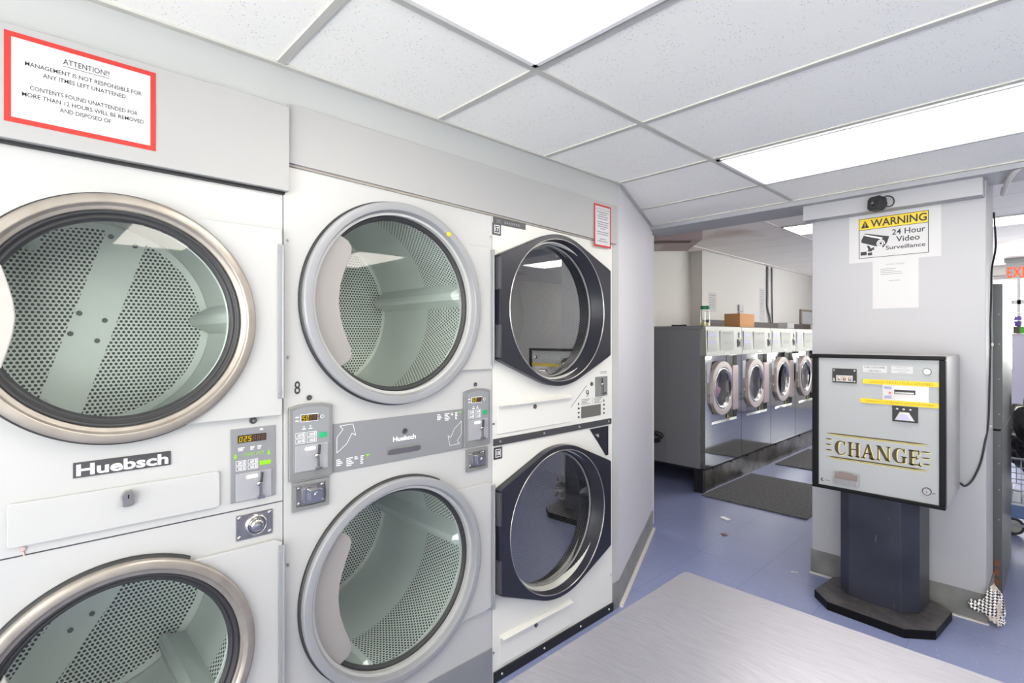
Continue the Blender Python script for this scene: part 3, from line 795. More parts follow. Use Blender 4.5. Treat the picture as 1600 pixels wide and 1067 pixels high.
def mid_panel(y0, y1, z0, z1, kw):
    """arched control panel with raised surround"""
    yc = (y0 + y1) / 2; w = (y1 - y0) / 2
    def arch(w_, zb, zt, b): return [(-w_, zb), (w_, zb), (w_, zt - b), (w_ * 0.55, zt - b * 0.25), (0, zt), (-w_ * 0.55, zt - b * 0.25), (-w_, zt - b)]
    f = MB().prism(arch(w, z0, z1, 0.010), (0.0005, yc, 0), YP, ZP, 0.012).build('control_panel', M['frame_grey'], t, bevel=0.003)
    wi = w - 0.0125
    MB().prism(arch(wi, z0 + 0.026, z1 - 0.010, 0.010), (0.0126, yc, 0), YP, ZP, 0.0006).build('panel_face', M['grey_plastic'], f)
    x = 0.0134; W = 2 * wi; L = yc - wi
    m = MB().box(x, x + 0.0006, L + W * 0.20, L + W * 0.68, z1 - 0.058, z1 - 0.034, 3)
    m.box(x + 0.0006, x + 0.0012, L + W * 0.215, L + W * 0.665, z1 - 0.0565, z1 - 0.0355)
    seven(m, kw, L + W * 0.235, z1 - 0.0545, W * 0.102, 0.016, 1, 2, x + 0.0014); m.build('display', [M['display'], M['digit'], M['digit_off'], M['white']], f)
    m = MB(); keys(m, L + W * 0.06, z0 + 0.118, W * 0.60, 0.036, x)
    for k in range(2): m.box(x, x + 0.0005, L + W * 0.06, L + W * 0.15, z1 - 0.043 - 0.012 * k, z1 - 0.040 - 0.012 * k)
    m.lathe(L + W * 0.80, z1 - 0.046, [(0.006, x), (0.006, x + 0.0006), (0.005, x + 0.0006)], 20)
    for yy in (0.24, 0.42): m.box(x, x + 0.0005, L + W * yy, L + W * (yy + 0.1), z1 - 0.082, z1 - 0.079); m.cyl((x, L + W * (yy + 0.05), z1 - 0.073), (x + 0.001, L + W * (yy + 0.05), z1 - 0.073), 0.002, n=8)
    m.build('white_print', M['white'], f)
    MB().prism([(L + W * 0.72, z0 + 0.129), (L + W * 0.94, z0 + 0.129), (L + W * 0.94, z0 + 0.146), (L + W * 0.72, z0 + 0.146)], (x, 0, 0), YP, ZP, 0.0008).build('start_key', M['green'], f)
    coin_slide(f, L + W * 0.05, L + W * 0.96, z0 + 0.028, z0 + 0.112, x)
    return f
mid_panel(0.619, 0.761, 1.031, 1.275, '50###')
mid_panel(1.319, 1.459, 1.036, 1.275, '50###')
key_dot(t, 0.687, 1.292); key_dot(t, 1.384, 1.292)
m = MB(); text_line(m, '8', 0.649, 1.307, 0.040, 0.019, 0.012, 0.0006); m.build('painted_number', M['ink'], t)
st = MB().box(0.0005, 0.0035, 0.767, 1.316, 1.034, 1.197).build('service_strip', M['stripe_grey'], t, bevel=0.001)
m = MB(); text_line(m, 'Huebsch', 1.043, 1.107, 0.016, 0.098, 0.03, 0.0037)
def arrow(m, y, z, s_, x=0.0037):
    """outlined curved arrow"""
    P = [(0, 0), (0.0, 0.052), (0.022, 0.078), (0.010, 0.090), (0.058, 0.092), (0.068, 0.052), (0.054, 0.060), (0.036, 0.028)]
    P = [(y + p[0] * s_, z + p[1] * s_) for p in P]; t_ = 0.0013
    for i in range(len(P)):
        a, b = Vector(P[i]), Vector(P[(i + 1) % len(P)]); dd = (b - a).normalized(); n_ = Vector((-dd.y, dd.x)) * t_ / 2
        q = [a - n_, b - n_, b + n_, a + n_]; m.add([(x, p.x, p.y) for p in q], [(0, 1, 2, 3)])
arrow(m, 0.780, 1.098, 1.0); arrow(m, 1.310, 1.148, -1.0)
def legend(m, y, z, k):
    for c, (dy, n_) in enumerate(((0, 4), (0.036, 5), (0.066, 2), (0.088, 5))):
        for q in range(n_):
            w_ = (0.022, 0.026, 0.014, 0.012)[c] * (0.6 + 0.4 * ((q * 7 + c * 3) % 5) / 4)
            m.box(0.0035, 0.0040, y + dy * k, y + (dy + w_) * k, z - q * 0.0062, z - q * 0.0062 + 0.0028)
legend(m, 0.778, 1.073, 1.0); legend(m, 1.190, 1.183, 1.0)
m.build('white_print', M['white'], st)
m = MB()
for y, z in ((0.885, 1.072), (1.297, 1.182)): m.prism([(y, z - 0.012), (y + 0.004, z), (y, z + 0.006), (y + 0.012, z + 0.006), (y + 0.016, z + 0.002), (y + 0.006, z - 0.001)], (0.0036, 0, 0), YP, ZP, 0.0005)
m.build('green_print', M['lime'], st)
def slot_poly(y0, y1, z0, z1):
    r = (z1 - z0) / 2; zc = (z0 + z1) / 2; P = []
    for i in range(9): a = -PI / 2 + PI * i / 8; P.append((y1 - r + r * math.cos(a), zc + r * math.sin(a)))
    for i in range(9): a = PI / 2 + PI * i / 8; P.append((y0 + r + r * math.cos(a), zc + r * math.sin(a)))
    return P
MB().prism(slot_poly(0.967, 1.118, 1.058, 1.090), (0.0036, 0, 0), YP, ZP, 0.0006).build('finger_slot', M['frame_grey'], st)
MB().prism(slot_poly(0.972, 1.113, 1.060, 1.079), (0.0043, 0, 0), YP, ZP, 0.0012).build('slot_lip', M['cast'], st)
key_dot(st, 1.043, 1.140, 0.010, 0.0036)
lock_plate(t, 0.631, 0.751, 0.933, 1.025, M['frame_grey'], 'square')
lock_plate(t, 1.333, 1.447, 0.936, 1.025, M['frame_grey'], 'square')
MB().box(0.0005, 0.006, 0.72, 1.475, 0.01, 0.157).build('kick_panel', M['stripe_grey'], t, bevel=0.001)
screws(t, [(0.620, 1.795), (0.620, 1.425), (0.620, 0.77), (1.471, 1.92)])
lb = MB().box(0.0005, 0.0011, 0.668, 0.729, 1.946, 1.962).build('instruction_label', simple('faded_label', (228, 226, 214), 0.6), t)
m = MB()
for k in range(4): m.box(0.0011, 0.0014, 0.670, 0.727 - 0.012 * (k % 2), 1.949 + k * 0.0032, 1.950 + k * 0.0032)
m.build('print', M['ink_soft'], lb)
m = MB(); m.sphere((0.038, 1.222, 1.890), 0.004, 0.012, 0.010, 6); m.build('tape', M['yellow'], t)

# --- right dryer with dark doors
t = thing('stacked_dryer', 'stacked dryer number 9 with dark angular doors, beside the slanting wall', 'dryer', (-0.4, 1.915, 0), 'stacked tumble dryers along the wall')
cabinet(t, 1.4805, 2.3495, 2.060, ((0.0, 1.035), (1.035, 2.060)), ((1.895, 0.610, 0.325), (1.895, 1.617, 0.325)), M['enamel_old'])
def hex_door(cy, cz):
    hw = 0.398; P = []
    cand = sorted([(sx * hw, sz * 0.225) for sx in (-1, 1) for sz in (-1, 1)] + [(0.361 * math.cos(2 * PI * i / 72), 0.361 * math.sin(2 * PI * i / 72)) for i in range(72)])
    def half(pts):
        h = []
        for p in pts:
            while len(h) > 1 and (h[-1][0] - h[-2][0]) * (p[1] - h[-2][1]) - (h[-1][1] - h[-2][1]) * (p[0] - h[-2][0]) <= 1e-9: h.pop()
            h.append(p)
        return h[:-1]
    key = half(cand) + half(cand[::-1])     # outline: a circle stretched to four corners
    def edge_r(a):
        c, s_ = math.cos(a), math.sin(a); best = 9
        for i in range(len(key)):
            (ax, az), (bx, bz) = key[i], key[(i + 1) % len(key)]
            den = (bx - ax) * s_ - (bz - az) * c
            if abs(den) < 1e-9: continue
            k = ((bx - ax) * (0 - az) - (bz - az) * (0 - ax)) / -den * 1.0
            # solve a + t*(b-a) = k*(c,s)
            det = c * -(bz - az) + s_ * (bx - ax)
            kk = (ax * -(bz - az) + az * (bx - ax)) / det; tt = (c * az - s_ * ax) / det
            if kk > 0 and -1e-6 <= tt <= 1 + 1e-6: best = min(best, kk)
        return best
    m = MB(); ring_poly(m, 0.001, 0.040, cy, cz, 0.337, edge_r, n=160)
    m.lathe(cy, cz, [(0.339, 0.040), (0.336, 0.0405), (0.334, 0.036), (0.326, -0.040), (0.322, -0.046), (0.318, -0.046)], 120)
    d = m.build('door', M['navy'], t, bevel=0.004)
    MB().lathe(cy, cz, [(0.3405, 0.0402), (0.3395, 0.0420), (0.3365, 0.0420), (0.3355, 0.0398)], 120).build('trim_ring', M['cast'], d)
    MB().lathe(cy, cz, [(0.324, -0.041), (0.320, -0.034), (0.315, -0.036), (0.313, -0.044)], 120).build('gasket', M['frame_grey'], d)
    MB().lathe(cy, cz, [(0.318, -0.040), (0.0001, -0.040)], 96).build('glass', M['glass_dark'], d)
    for za, zb in ((0.075, 0.215), (-0.215, -0.075)):
        MB().box(0.012, 0.046, cy - hw - 0.008, cy - hw + 0.006, cz + za, cz + zb).build('pull_lip', M['charcoal'], d, bevel=0.003)
    m = MB(); m.cyl((0.020, cy + hw + 0.004, cz - 0.2), (0.020, cy + hw + 0.004, cz + 0.2), 0.005, n=10); m.build('hinge', M['charcoal'], d)
hex_door(1.885, 1.617); hex_door(1.888, 0.609)
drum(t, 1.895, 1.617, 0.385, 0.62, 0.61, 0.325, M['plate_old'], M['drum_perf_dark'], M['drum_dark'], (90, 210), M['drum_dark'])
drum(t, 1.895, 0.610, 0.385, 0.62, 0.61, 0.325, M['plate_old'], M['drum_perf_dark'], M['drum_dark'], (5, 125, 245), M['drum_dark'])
MB().box(0.0005, 0.007, 1.484, 2.334, 1.020, 1.050).build('trim_bar', M['charcoal'], t)
screws(t, [(1.52, 1.036), (1.80, 1.036), (2.06, 1.036), (2.31, 1.036)], 0.006, 0.007); screws(t, [(1.487, 1.115), (1.487, 0.80), (1.487, 0.13), (2.335, 0.2)], 0.005, 0.0)
kp = MB().box(0.0005, 0.008, 1.486, 2.352, 0.0, 0.045).build('kick_panel', M['black'], t)
screws(kp, [(1.53, 0.024), (1.80, 0.024), (2.07, 0.024), (2.31, 0.024)], 0.006, 0.008)
def lip_drawer(y0, y1, z0, z1):
    d_ = MB().box(0.0005, 0.006, y0, y1, z0, z1).build('lint_drawer', M['enamel_old'], t, bevel=0.002)
    MB().prism([(0, 0), (0.026, -0.004), (0.026, 0.0), (0, 0.010)], (0, y0 + 0.008, z1 - 0.010), XP, ZP, -(y1 - y0 - 0.012)).build('lip', M['enamel_old'], d_)
    key_dot(d_, (y0 + y1) / 2 - 0.012, z1 - 0.036, 0.010, 0.006, 'lock')
lip_drawer(1.505, 1.993, 1.068, 1.204); lip_drawer(1.516, 1.996, 0.060, 0.190)
def badge(y, z, s_):
    b = MB().box(0.0005, 0.0025, y, y + 0.049, z, z + 0.052).build('badge', M['charcoal'], t)
    m = MB(); a, c, w_ = 0.009, 0.040, 0.0022
    m.box(0.0026, 0.0029, y + a, y + c, z + 0.009, z + 0.009 + w_); m.box(0.0026, 0.0029, y + a, y + c, z + 0.043 - w_, z + 0.043)
    m.box(0.0026, 0.0029, y + a, y + a + w_, z + 0.009, z + 0.043); m.box(0.0026, 0.0029, y + c - w_, y + c, z + 0.009, z + 0.043)
    text_line(m, s_, y + 0.0245, z + 0.018, 0.017, 0.019, 0.01, 0.0027); m.build('lettering', M['white'], b)
badge(1.480, 1.930, '17'); badge(1.487, 0.960, '18')
b = MB().box(0.0005, 0.003, 1.484, 1.680, 1.978, 2.018).build('maker_plate', M['charcoal'], t)
m = MB()
m.box(0.0031, 0.0034, 1.500, 1.528, 1.984, 1.986); m.box(0.0031, 0.0034, 1.500, 1.502, 1.984, 2.004); m.box(0.0031, 0.0034, 1.526, 1.528, 1.984, 2.004); m.box(0.0031, 0.0034, 1.508, 1.520, 1.990, 1.998)
for k in range(7): m.box(0.0031, 0.0034, 1.548 + 0.014 * k, 1.557 + 0.014 * k, 1.986, 1.996)
m.build('print', M['ink_soft'], b)
# number, coin slot, settings window
m = MB(); text_line(m, '9', 2.133, 1.182, 0.034, 0.026, 0.0, 0.0007)
for y in (2.062, 2.274):
    for k in range(4): m.prism([(-0.006, -0.004), (0.004, -0.005), (0.010, 0), (0.004, 0.005), (-0.006, 0.004)] if k else [(-0.007, -0.004), (0.007, -0.004), (0.0, 0.010)], (0.0006, y, 1.150 - 0.022 * k), YP, ZP, 0.0005)
m.build('painted_number', M['ink'], t)
m = MB()
for y0 in (2.085, 2.190):
    for k in range(4): m.box(0.0006, 0.001, y0, y0 + 0.07 - 0.012 * (k % 3), 1.168 - 0.008 * k, 1.1712 - 0.008 * k)
m.box(0.0006, 0.001, 2.176, 2.1775, 1.138, 1.175)
for k in range(2): m.box(0.0006, 0.001, 2.240, 2.300, 1.296 + 0.008 * k, 1.299 + 0.008 * k)
m.add([(0.0006, 2.000, 1.140), (0.0006, 2.004, 1.138), (0.0006, 2.128, 1.238), (0.0006, 2.125, 1.241)], [(0, 1, 2, 3)])
m.build('print', M['ink_soft'], t)
cpx = MB().box(0.0005, 0.004, 2.199, 2.302, 1.178, 1.280).build('coin_plate', M['frame_grey'], t)
m = MB(); m.prism([(2.252, 1.245), (2.257, 1.245), (2.254, 1.272), (2.249, 1.272)], (0.004, 0, 0), YP, ZP, 0.006); m.box(0.004, 0.013, 2.247, 2.256, 1.20, 1.235, 1); m.box(0.004, 0.02, 2.242, 2.272, 1.188, 1.196, 1); m.sphere((0.008, 2.249, 1.24), 0.007, mi=1, n=6)
m.build('coin_slot', [M['charcoal'], M['chrome']], cpx)
key_dot(t, 2.168, 1.246, 0.010)
MB().box(0.0005, 0.004, 2.083, 2.244, 1.076, 1.135).build('display', simple('dull_display', (98, 98, 92), 0.35), t, bevel=0.001)
tr_ = MB().prism([(2.151, 1.012), (2.309, 1.012), (2.309, 0.855), (2.290, 0.855)], (0.0005, 0, 0), YP, ZP, 0.005).build('access_plate', M['navy'], t, bevel=0.001)
m = MB(); m.cyl((0.005, 2.215, 0.972), (0.018, 2.215, 0.972), 0.012, 0.010, 16); m.build('lock', M['chrome'], tr_)

# ------------------------------------------------------------------ signs on the dryer wall
def sheet(name, label, cat, x0, x1, y0, y1, z0, z1, mat, group=None, **k):
    o = thing(name, label, cat, ((x0 + x1) / 2, (y0 + y1) / 2, z0), group); return o
t = thing('paper_sign', 'landscape paper notice with red border, ATTENTION heading, on the board above the left dryer', 'sign', (0.031, 0.123, 1.984))
MB().box(0.0305, 0.0312, -0.022, 0.266, 1.980, 2.187).build('red_border', M['red'], t)
MB().box(0.0313, 0.0316, -0.010, 0.254, 1.992, 2.175).build('sheet', M['paper'], t)
m = MB(); y = 0.124
for s_, z, h, w_ in (('ATTENTION!!', 2.144, 0.0125, 0.088), ('MANAGEMENT IS NOT RESPONSIBLE FOR', 2.117, 0.0095, 0.222), ('ANY ITMES LEFT UNATTENED.', 2.099, 0.0095, 0.160),
                    ('CONTENTS FOUND UNATTENDED FOR', 2.063, 0.0095, 0.205), ('MORE THAN 12 HOURS WILL BE REMOVED', 2.045, 0.0095, 0.232), ('AND DISPOSED OF.', 2.027, 0.0095, 0.100)):
    text_line(m, s_, y, z, h, w_, 0.005, 0.0313)
m.box(0.0317, 0.0320, 0.080, 0.168, 2.1385, 2.1395); m.build('lettering', M['ink'], t)
t = thing('paper_sign', 'small portrait notice with red border taped above the dark-doored dryer', 'sign', (0.022, 2.24, 1.964))
MB().box(0.0168, 0.0176, 2.168, 2.314, 1.964, 2.186).build('red_border', M['red'], t)
MB().box(0.0177, 0.0180, 2.178, 2.304, 1.974, 2.176).build('sheet', M['paper'], t)
m = MB(); z = 2.156
text_line(m, 'NOTICE TO ALL USERS', 2.241, z, 0.0105, 0.112, 0.01, 0.0178)
for k, (w_, gap) in enumerate(((.10, 0), (.07, 0), (.095, 0), (.08, 0), (.1, 0.006), (.085, 0), (.09, 0), (.04, 0), (.1, 0.006), (.09, 0), (.05, 0.014), (.085, 0))):
    z -= 0.0115 + gap; m.box(0.0181, 0.0184, 2.241 - w_ / 2, 2.241 + w_ / 2, z, z + 0.0042)
m.build('lettering', M['ink_soft'], t)

# ------------------------------------------------------------------ folding table in the foreground
t = thing('folding_table', 'stainless steel topped table in the foreground, cut by the bottom edge', 'table', (1.38, 0.4, 0))
def rrect(x0, x1, y0, y1, r):
    P = []
    for cx, cy_, a0 in ((x1 - r, y1 - r, 0), (x0 + r, y1 - r, 90), (x0 + r, y0 + r, 180), (x1 - r, y0 + r, 270)):
        for i in range(5): a = math.radians(a0 + 22.5 * i); P.append((cx + r * math.cos(a), cy_ + r * math.sin(a)))
    return P
MB().prism(rrect(0.985, 1.78, -0.50, 1.303, 0.012), (0, 0, 0.825), XP, YP, 0.035).build('table_top', M['table_steel'], t, bevel=0.003)
for x in (1.06, 1.70):
    for y in (-0.42, 1.22): MB().box(x - 0.02, x + 0.02, y - 0.02, y + 0.02, 0, 0.825).build('leg', M['frame_metal'], t)

# ------------------------------------------------------------------ change machine on its pedestal
t = thing('change_machine', 'grey coin change machine with CHANGE lettering on a black pedestal by the column', 'change machine', (1.02, 3.4, 0))
Yf = 3.12
cab = MB().box(0.758, 1.314, Yf + 0.022, 3.640, 0.684, 1.397).build('cabinet', M['machine_side'], t, bevel=0.004)
m = MB(); e = 0.030
m.box(0.756, 1.316, Yf, Yf + 0.045, 1.398 - 0.018, 1.399); m.box(0.756, 1.316, Yf, Yf + 0.045, 0.682, 0.700)
m.box(0.756, 0.786, Yf, Yf + 0.045, 0.700, 1.380); m.box(1.292, 1.316, Yf, Yf + 0.045, 0.700, 1.380)
m.build('door_frame', M['black_paint'], t, bevel=0.004)
y = Yf + 0.012
face = MB().box(0.786, 1.292, y, y + 0.02, 0.700, 1.380).build('door', M['machine_face'], t)
yo = y - 0.0006
def fbox(m, x0, x1, z0, z1, th=0.001, mi=0, y_=None): yy = yo if y_ is None else y_; m.box(x0, x1, yy - th, yy, z0, z1, mi)
# coin validator
m = MB(); fbox(m, 0.852, 0.961, 1.251, 1.325, 0.006, 0)
fbox(m, 0.895, 0.932, 1.300, 1.312, 0.0005, 3, yo - 0.006); fbox(m, 0.870, 0.945, 1.258, 1.290, 0.003, 1, yo - 0.006)
for k, mi in enumerate((1, 2, 1)): m.sphere((0.884 + 0.024 * k, yo - 0.011, 1.273), 0.007, 0.006, 0.010, 6, mi)
for xx, zz in ((0.860, 1.316), (0.953, 1.316), (0.860, 1.261), (0.953, 1.261), (0.860, 1.270)): m.cyl((xx, yo - 0.006, zz), (xx, yo - 0.009, zz), 0.0045, n=10, mi=1)
m.build('coin_entry', [M['black'], M['cast'], simple('copper', (190, 140, 100), 0.4, 0.6), M['ink']], face)
# stickers
def sticker(x0, x1, z0, z1, lines, h, mat, ink, name='sticker', th=0.0008, yy=None):
    yy = yo if yy is None else yy
    s_ = MB().box(x0, x1, yy - th, yy, z0, z1).build(name, mat, face)
    m = MB(); n_ = len(lines)
    for i, (tx_, wf) in enumerate(lines):
        m.text(tx_, ((x0 + x1) / 2, yy - th, z1 - (z1 - z0) * (i + 0.5) / n_ - h / 2), XP, ZP, h, (x1 - x0) * wf)
    m.build('lettering', ink, s_)
sticker(0.988, 1.089, 1.311, 1.345, (('FOR CUSTOMER', 0.86), ('USE ONLY', 0.52)), 0.0085, M['paper'], M['ink'])
sticker(1.107, 1.193, 1.311, 1.346, (('BANK CARD', 0.5), ('UNFORGETTING', 0.74), ('CLERKS', 0.4)), 0.0055, M['paper'], M['ink_soft'])
sticker(0.989, 1.295, 1.253, 1.276, (('CHANGE STRICTLY FOR CUSTOMERS', 0.84),), 0.0115, M['yellow'], simple('olive_ink', (140, 118, 20), 0.6), yy=yo - 0.003)
sticker(0.977, 1.296, 1.155, 1.178, (('SHOPPERS WILL BE REFUSED IF CAUGHT ON CAMERA', 0.86),), 0.0085, M['yellow'], simple('olive_ink_dark', (140, 118, 20), 0.6), yy=yo - 0.003)
bv = MB().box(1.071, 1.253, yo - 0.0022, yo, 1.171, 1.262).build('bill_plate', simple('pinkish_steel', (190, 182, 182), 0.35, 0.5), face)
m = MB(); m.box(1.120, 1.203, yo - 0.006, yo - 0.0024, 1.211, 1.232); m.box(1.124, 1.199, yo - 0.012, yo - 0.006, 1.214, 1.222, 1); m.build('bill_slot', [M['black'], M['chrome']], bv)
m = MB(); m.box(1.072, 1.116, yo - 0.0032, yo - 0.0024, 1.180, 1.252); m.cyl((1.102, yo - 0.0032, 1.214), (1.102, yo - 0.006, 1.214), 0.006, n=12, mi=1); m.cyl((1.088, yo - 0.0032, 1.213), (1.088, yo - 0.004, 1.213), 0.005, n=12, mi=3)
for k in range(3): m.box(1.078, 1.108, yo - 0.0036, yo - 0.0032, 1.232 + k * 0.005, 1.2345 + k * 0.005, 2); m.box(1.078, 1.108, yo - 0.0036, yo - 0.0032, 1.186 + k * 0.005, 1.1885 + k * 0.005, 2)
m.build('bill_label', [M['paper'], M['bill_light'], simple('blue_ink', (110, 110, 170), 0.6), simple('pink_ink', (240, 190, 185), 0.6)], bv)
tp = MB().box(1.112, 1.213, yo - 0.006, yo, 1.076, 1.152).build('receipt_plate', M['black'], face, bevel=0.001)
m = MB(); m.prism([(1.122, 1.084), (1.200, 1.084), (1.178, 1.124), (1.142, 1.124)], (0, yo - 0.0062, 0), XP, ZP, 0.001)
m.prism([(1.135, 1.088), (1.188, 1.088), (1.172, 1.112), (1.149, 1.112)], (0, yo - 0.0075, 0), XP, ZP, 0.008, 1)
for k in range(3): m.sphere((1.131 + 0.026 * k, yo - 0.006, 1.137), 0.007, 0.003, 0.005, 5)
m.build('scoop', [M['cast'], simple('lilac_steel', (170, 165, 195), 0.3, 0.6)], tp)
def round_lock(xc, zc, r):
    m = MB(); m.cyl((xc, yo, zc), (xc, yo - 0.004, zc), r, n=28); m.cyl((xc, yo - 0.004, zc), (xc, yo - 0.008, zc), r * 0.8, n=28, mi=1)
    m.box(xc - 0.0015, xc + 0.0015, yo - 0.0086, yo - 0.008, zc - 0.006, zc + 0.001, 2); m.build('lock', [M['charcoal'], M['cast'], M['black']], face)
round_lock(1.247, 1.325, 0.017); round_lock(1.246, 0.757, 0.0185)
MB().box(1.267, 1.278, yo - 0.0008, yo, 0.750, 0.753).build('mark', M['ink'], face)
# CHANGE lettering in serif capitals with a pale gold drop
def serif_letter(ch, m, x, z, w, h, mi, yy):
    def q(P): m.add([(x + p[0] * w, yy, z + p[1] * h) for p in P], [tuple(range(len(P)))], mi)
    def arc(c, rx, rz, a0, a1, t0, t1, n=18):
        for i in range(n):
            u0, u1 = i / n, (i + 1) / n; a, b = math.radians(a0 + (a1 - a0) * u0), math.radians(a0 + (a1 - a0) * u1)
            w0 = t0 + (t1 - t0) * math.sin(PI * u0); w1 = t0 + (t1 - t0) * math.sin(PI * u1)
            q([(c[0] + rx * math.cos(a), c[1] + rz * math.sin(a)), (c[0] + rx * math.cos(b), c[1] + rz * math.sin(b)),
               (c[0] + (rx - w1) * math.cos(b), c[1] + (rz - w1 * 0.4) * math.sin(b)), (c[0] + (rx - w0) * math.cos(a), c[1] + (rz - w0 * 0.4) * math.sin(a))])
    def stem(x0, x1, ser=0.07):
        q([(x0, 0), (x1, 0), (x1, 1), (x0, 1)])
        for z0, z1 in ((0, 0.06), (0.94, 1)): q([(x0 - ser, z0), (x1 + ser, z0), (x1 + ser, z1), (x0 - ser, z1)])
    if ch in 'CG':
        arc((0.54, 0.5), 0.50, 0.52, 48, 312, 0.08, 0.30)
        q([(0.83, 0.98), (0.90, 0.98), (0.90, 0.70), (0.85, 0.72), (0.78, 0.86)])
        if ch == 'C': q([(0.93, 0.24), (0.84, 0.06), (0.80, 0.10), (0.87, 0.24)])
        else: q([(0.74, 0.0), (0.94, 0.06), (0.94, 0.46), (0.74, 0.46)]); q([(0.64, 0.41), (1.02, 0.41), (1.02, 0.47), (0.64, 0.47)])
    elif ch == 'H': stem(0.10, 0.32); stem(0.68, 0.90); q([(0.3, 0.46), (0.7, 0.46), (0.7, 0.54), (0.3, 0.54)])
    elif ch == 'A':
        q([(0.62, 0), (0.92, 0), (0.60, 1), (0.42, 1)]); q([(0.10, 0), (0.20, 0), (0.50, 0.92), (0.44, 1.0)])
        q([(0.26, 0.30), (0.72, 0.30), (0.70, 0.38), (0.29, 0.38)]); q([(0.0, 0), (0.30, 0), (0.30, 0.06), (0.0, 0.06)]); q([(0.56, 0), (1.0, 0), (1.0, 0.06), (0.56, 0.06)])
    elif ch == 'N':
        q([(0.10, 0), (0.19, 0), (0.19, 1), (0.10, 1)]); q([(0.81, 0), (0.90, 0), (0.90, 1), (0.81, 1)]); q([(0.06, 1), (0.34, 1), (0.92, 0), (0.68, 0)])
        q([(0.0, 0), (0.30, 0), (0.30, 0.06), (0, 0.06)]); q([(0.70, 0.94), (1.0, 0.94), (1.0, 1), (0.70, 1)]); q([(0.0, 0.94), (0.3, 0.94), (0.3, 1), (0.0, 1)])
    elif ch == 'E':
        stem(0.12, 0.38, 0.06); q([(0.3, 0.92), (0.92, 0.92), (0.92, 1), (0.3, 1)]); q([(0.3, 0), (0.96, 0), (0.96, 0.08), (0.3, 0.08)]); q([(0.3, 0.47), (0.74, 0.47), (0.74, 0.55), (0.3, 0.55)])
        q([(0.80, 0.74), (0.92, 0.70), (0.92, 1), (0.86, 1)]); q([(0.84, 0.08), (0.96, 0.30), (0.96, 0), (0.8, 0)]); q([(0.66, 0.38), (0.74, 0.38), (0.74, 0.64), (0.66, 0.64)])
lw = [(c, w_) for c, w_ in zip('CHANGE', (0.062, 0.060, 0.064, 0.064, 0.064, 0.054))]
for nm, dx, dz, mt, yy in (('lettering_shadow', 0.0045, -0.003, M['gold'], yo - 0.0003), ('lettering', 0, 0, M['brass'], yo - 0.0008)):
    m = MB(); x = 0.858
    for c, w_ in lw: serif_letter(c, m, x + dx, 0.873 + dz, w_ * 0.92, 0.072, 0, yy); x += w_
    m.build(nm, mt, face)
def spindle(m, x0, x1, z, th, mi, yy, taper='both'):
    n = 16; P = []
    for i in range(n + 1):
        u = i / n; k = min(1, u * 14, (1 - u) * 8) if (x1 - x0) > 0.1 else math.sin(PI * min(1, max(0, u))) ** 0.6
        P.append((x0 + (x1 - x0) * u, k))
    v = [(x, yy, z + th / 2 * k) for x, k in P] + [(x, yy, z - th / 2 * k) for x, k in reversed(P)]
    m.add(v, [tuple(reversed(range(len(v))))], mi)
for nm, dx, dz, mt, yy in (('gold_lines', 0.003, -0.003, M['gold'], yo - 0.0003), ('brown_lines', 0, 0, M['brass'], yo - 0.0008)):
    m = MB()
    for z in (0.979, 0.856): spindle(m, 0.818 + dx, 1.258 + dx, z + dz, 0.0065, 0, yy); spindle(m, 0.835 + dx, 1.262 + dx, z - 0.007 + dz, 0.002, 0, yy)
    for k, z in enumerate((0.948, 0.919, 0.890)):
        spindle(m, 0.818 + dx, 0.850 - 0.003 * (k % 2) + dx, z + dz, 0.007, 0, yy)
        spindle(m, 1.224 + 0.006 * (k == 2) + dx, 1.260 + dx, z - 0.006 + dz, 0.007, 0, yy)
    m.build(nm, mt, face)
# payout cup: raised lip around a dished recess
m = MB()
def cup(w_, hb, ht): return [(-w_, hb), (w_, hb), (w_, ht - 0.008), (w_ * 0.5, ht - 0.001), (0, ht), (-w_ * 0.5, ht - 0.001), (-w_, ht - 0.008)]
m.prism(cup(0.058, -0.034, 0.034), (0.914, yo, 0.755), XP, ZP, 0.005)
m.prism(cup(0.051, -0.028, 0.029), (0.914, yo - 0.0052, 0.755), XP, ZP, 0.0006, 1)
m.prism([(-0.051, -0.028), (0.051, -0.028), (0.051, -0.006), (-0.051, -0.004)], (0.914, yo - 0.0058, 0.755), XP, ZP, 0.013)
m.build('payout_cup', [M['cast'], simple('cup_recess', (140, 126, 122), 0.3, 0.5)], face, bevel=0.001)
m = MB(); m.cyl((0.804, yo, 0.727), (0.804, yo - 0.0008, 0.727), 0.0085, n=20); m.cyl((0.808, yo - 0.0008, 0.728), (0.808, yo - 0.0011, 0.728), 0.0055, n=16, mi=1); m.box(0.816, 0.838, yo - 0.0006, yo, 0.7255, 0.7275)
m.build('maker_mark', [M['ink'], M['machine_face']], face)
ped = [(0.812, 3.60), (0.812, 3.432), (0.866, 3.372), (1.108, 3.350), (1.176, 3.420), (1.192, 3.60)]
MB().prism(ped, (0, 0, 0.046), XP, YP, 0.637).build('pedestal', M['laminate'], t, bevel=0.003)
pl = [(0.712, 3.31), (0.806, 3.205), (1.150, 3.178), (1.262, 3.272), (1.292, 3.560), (1.20, 3.638), (0.80, 3.638), (0.738, 3.56)]
m = MB().prism(pl, (0, 0, 0.0), XP, YP, 0.046)
m.mi[1] = 1
m.build('plinth', [M['black_paint'], M['plinth_top']], t, bevel=0.003)
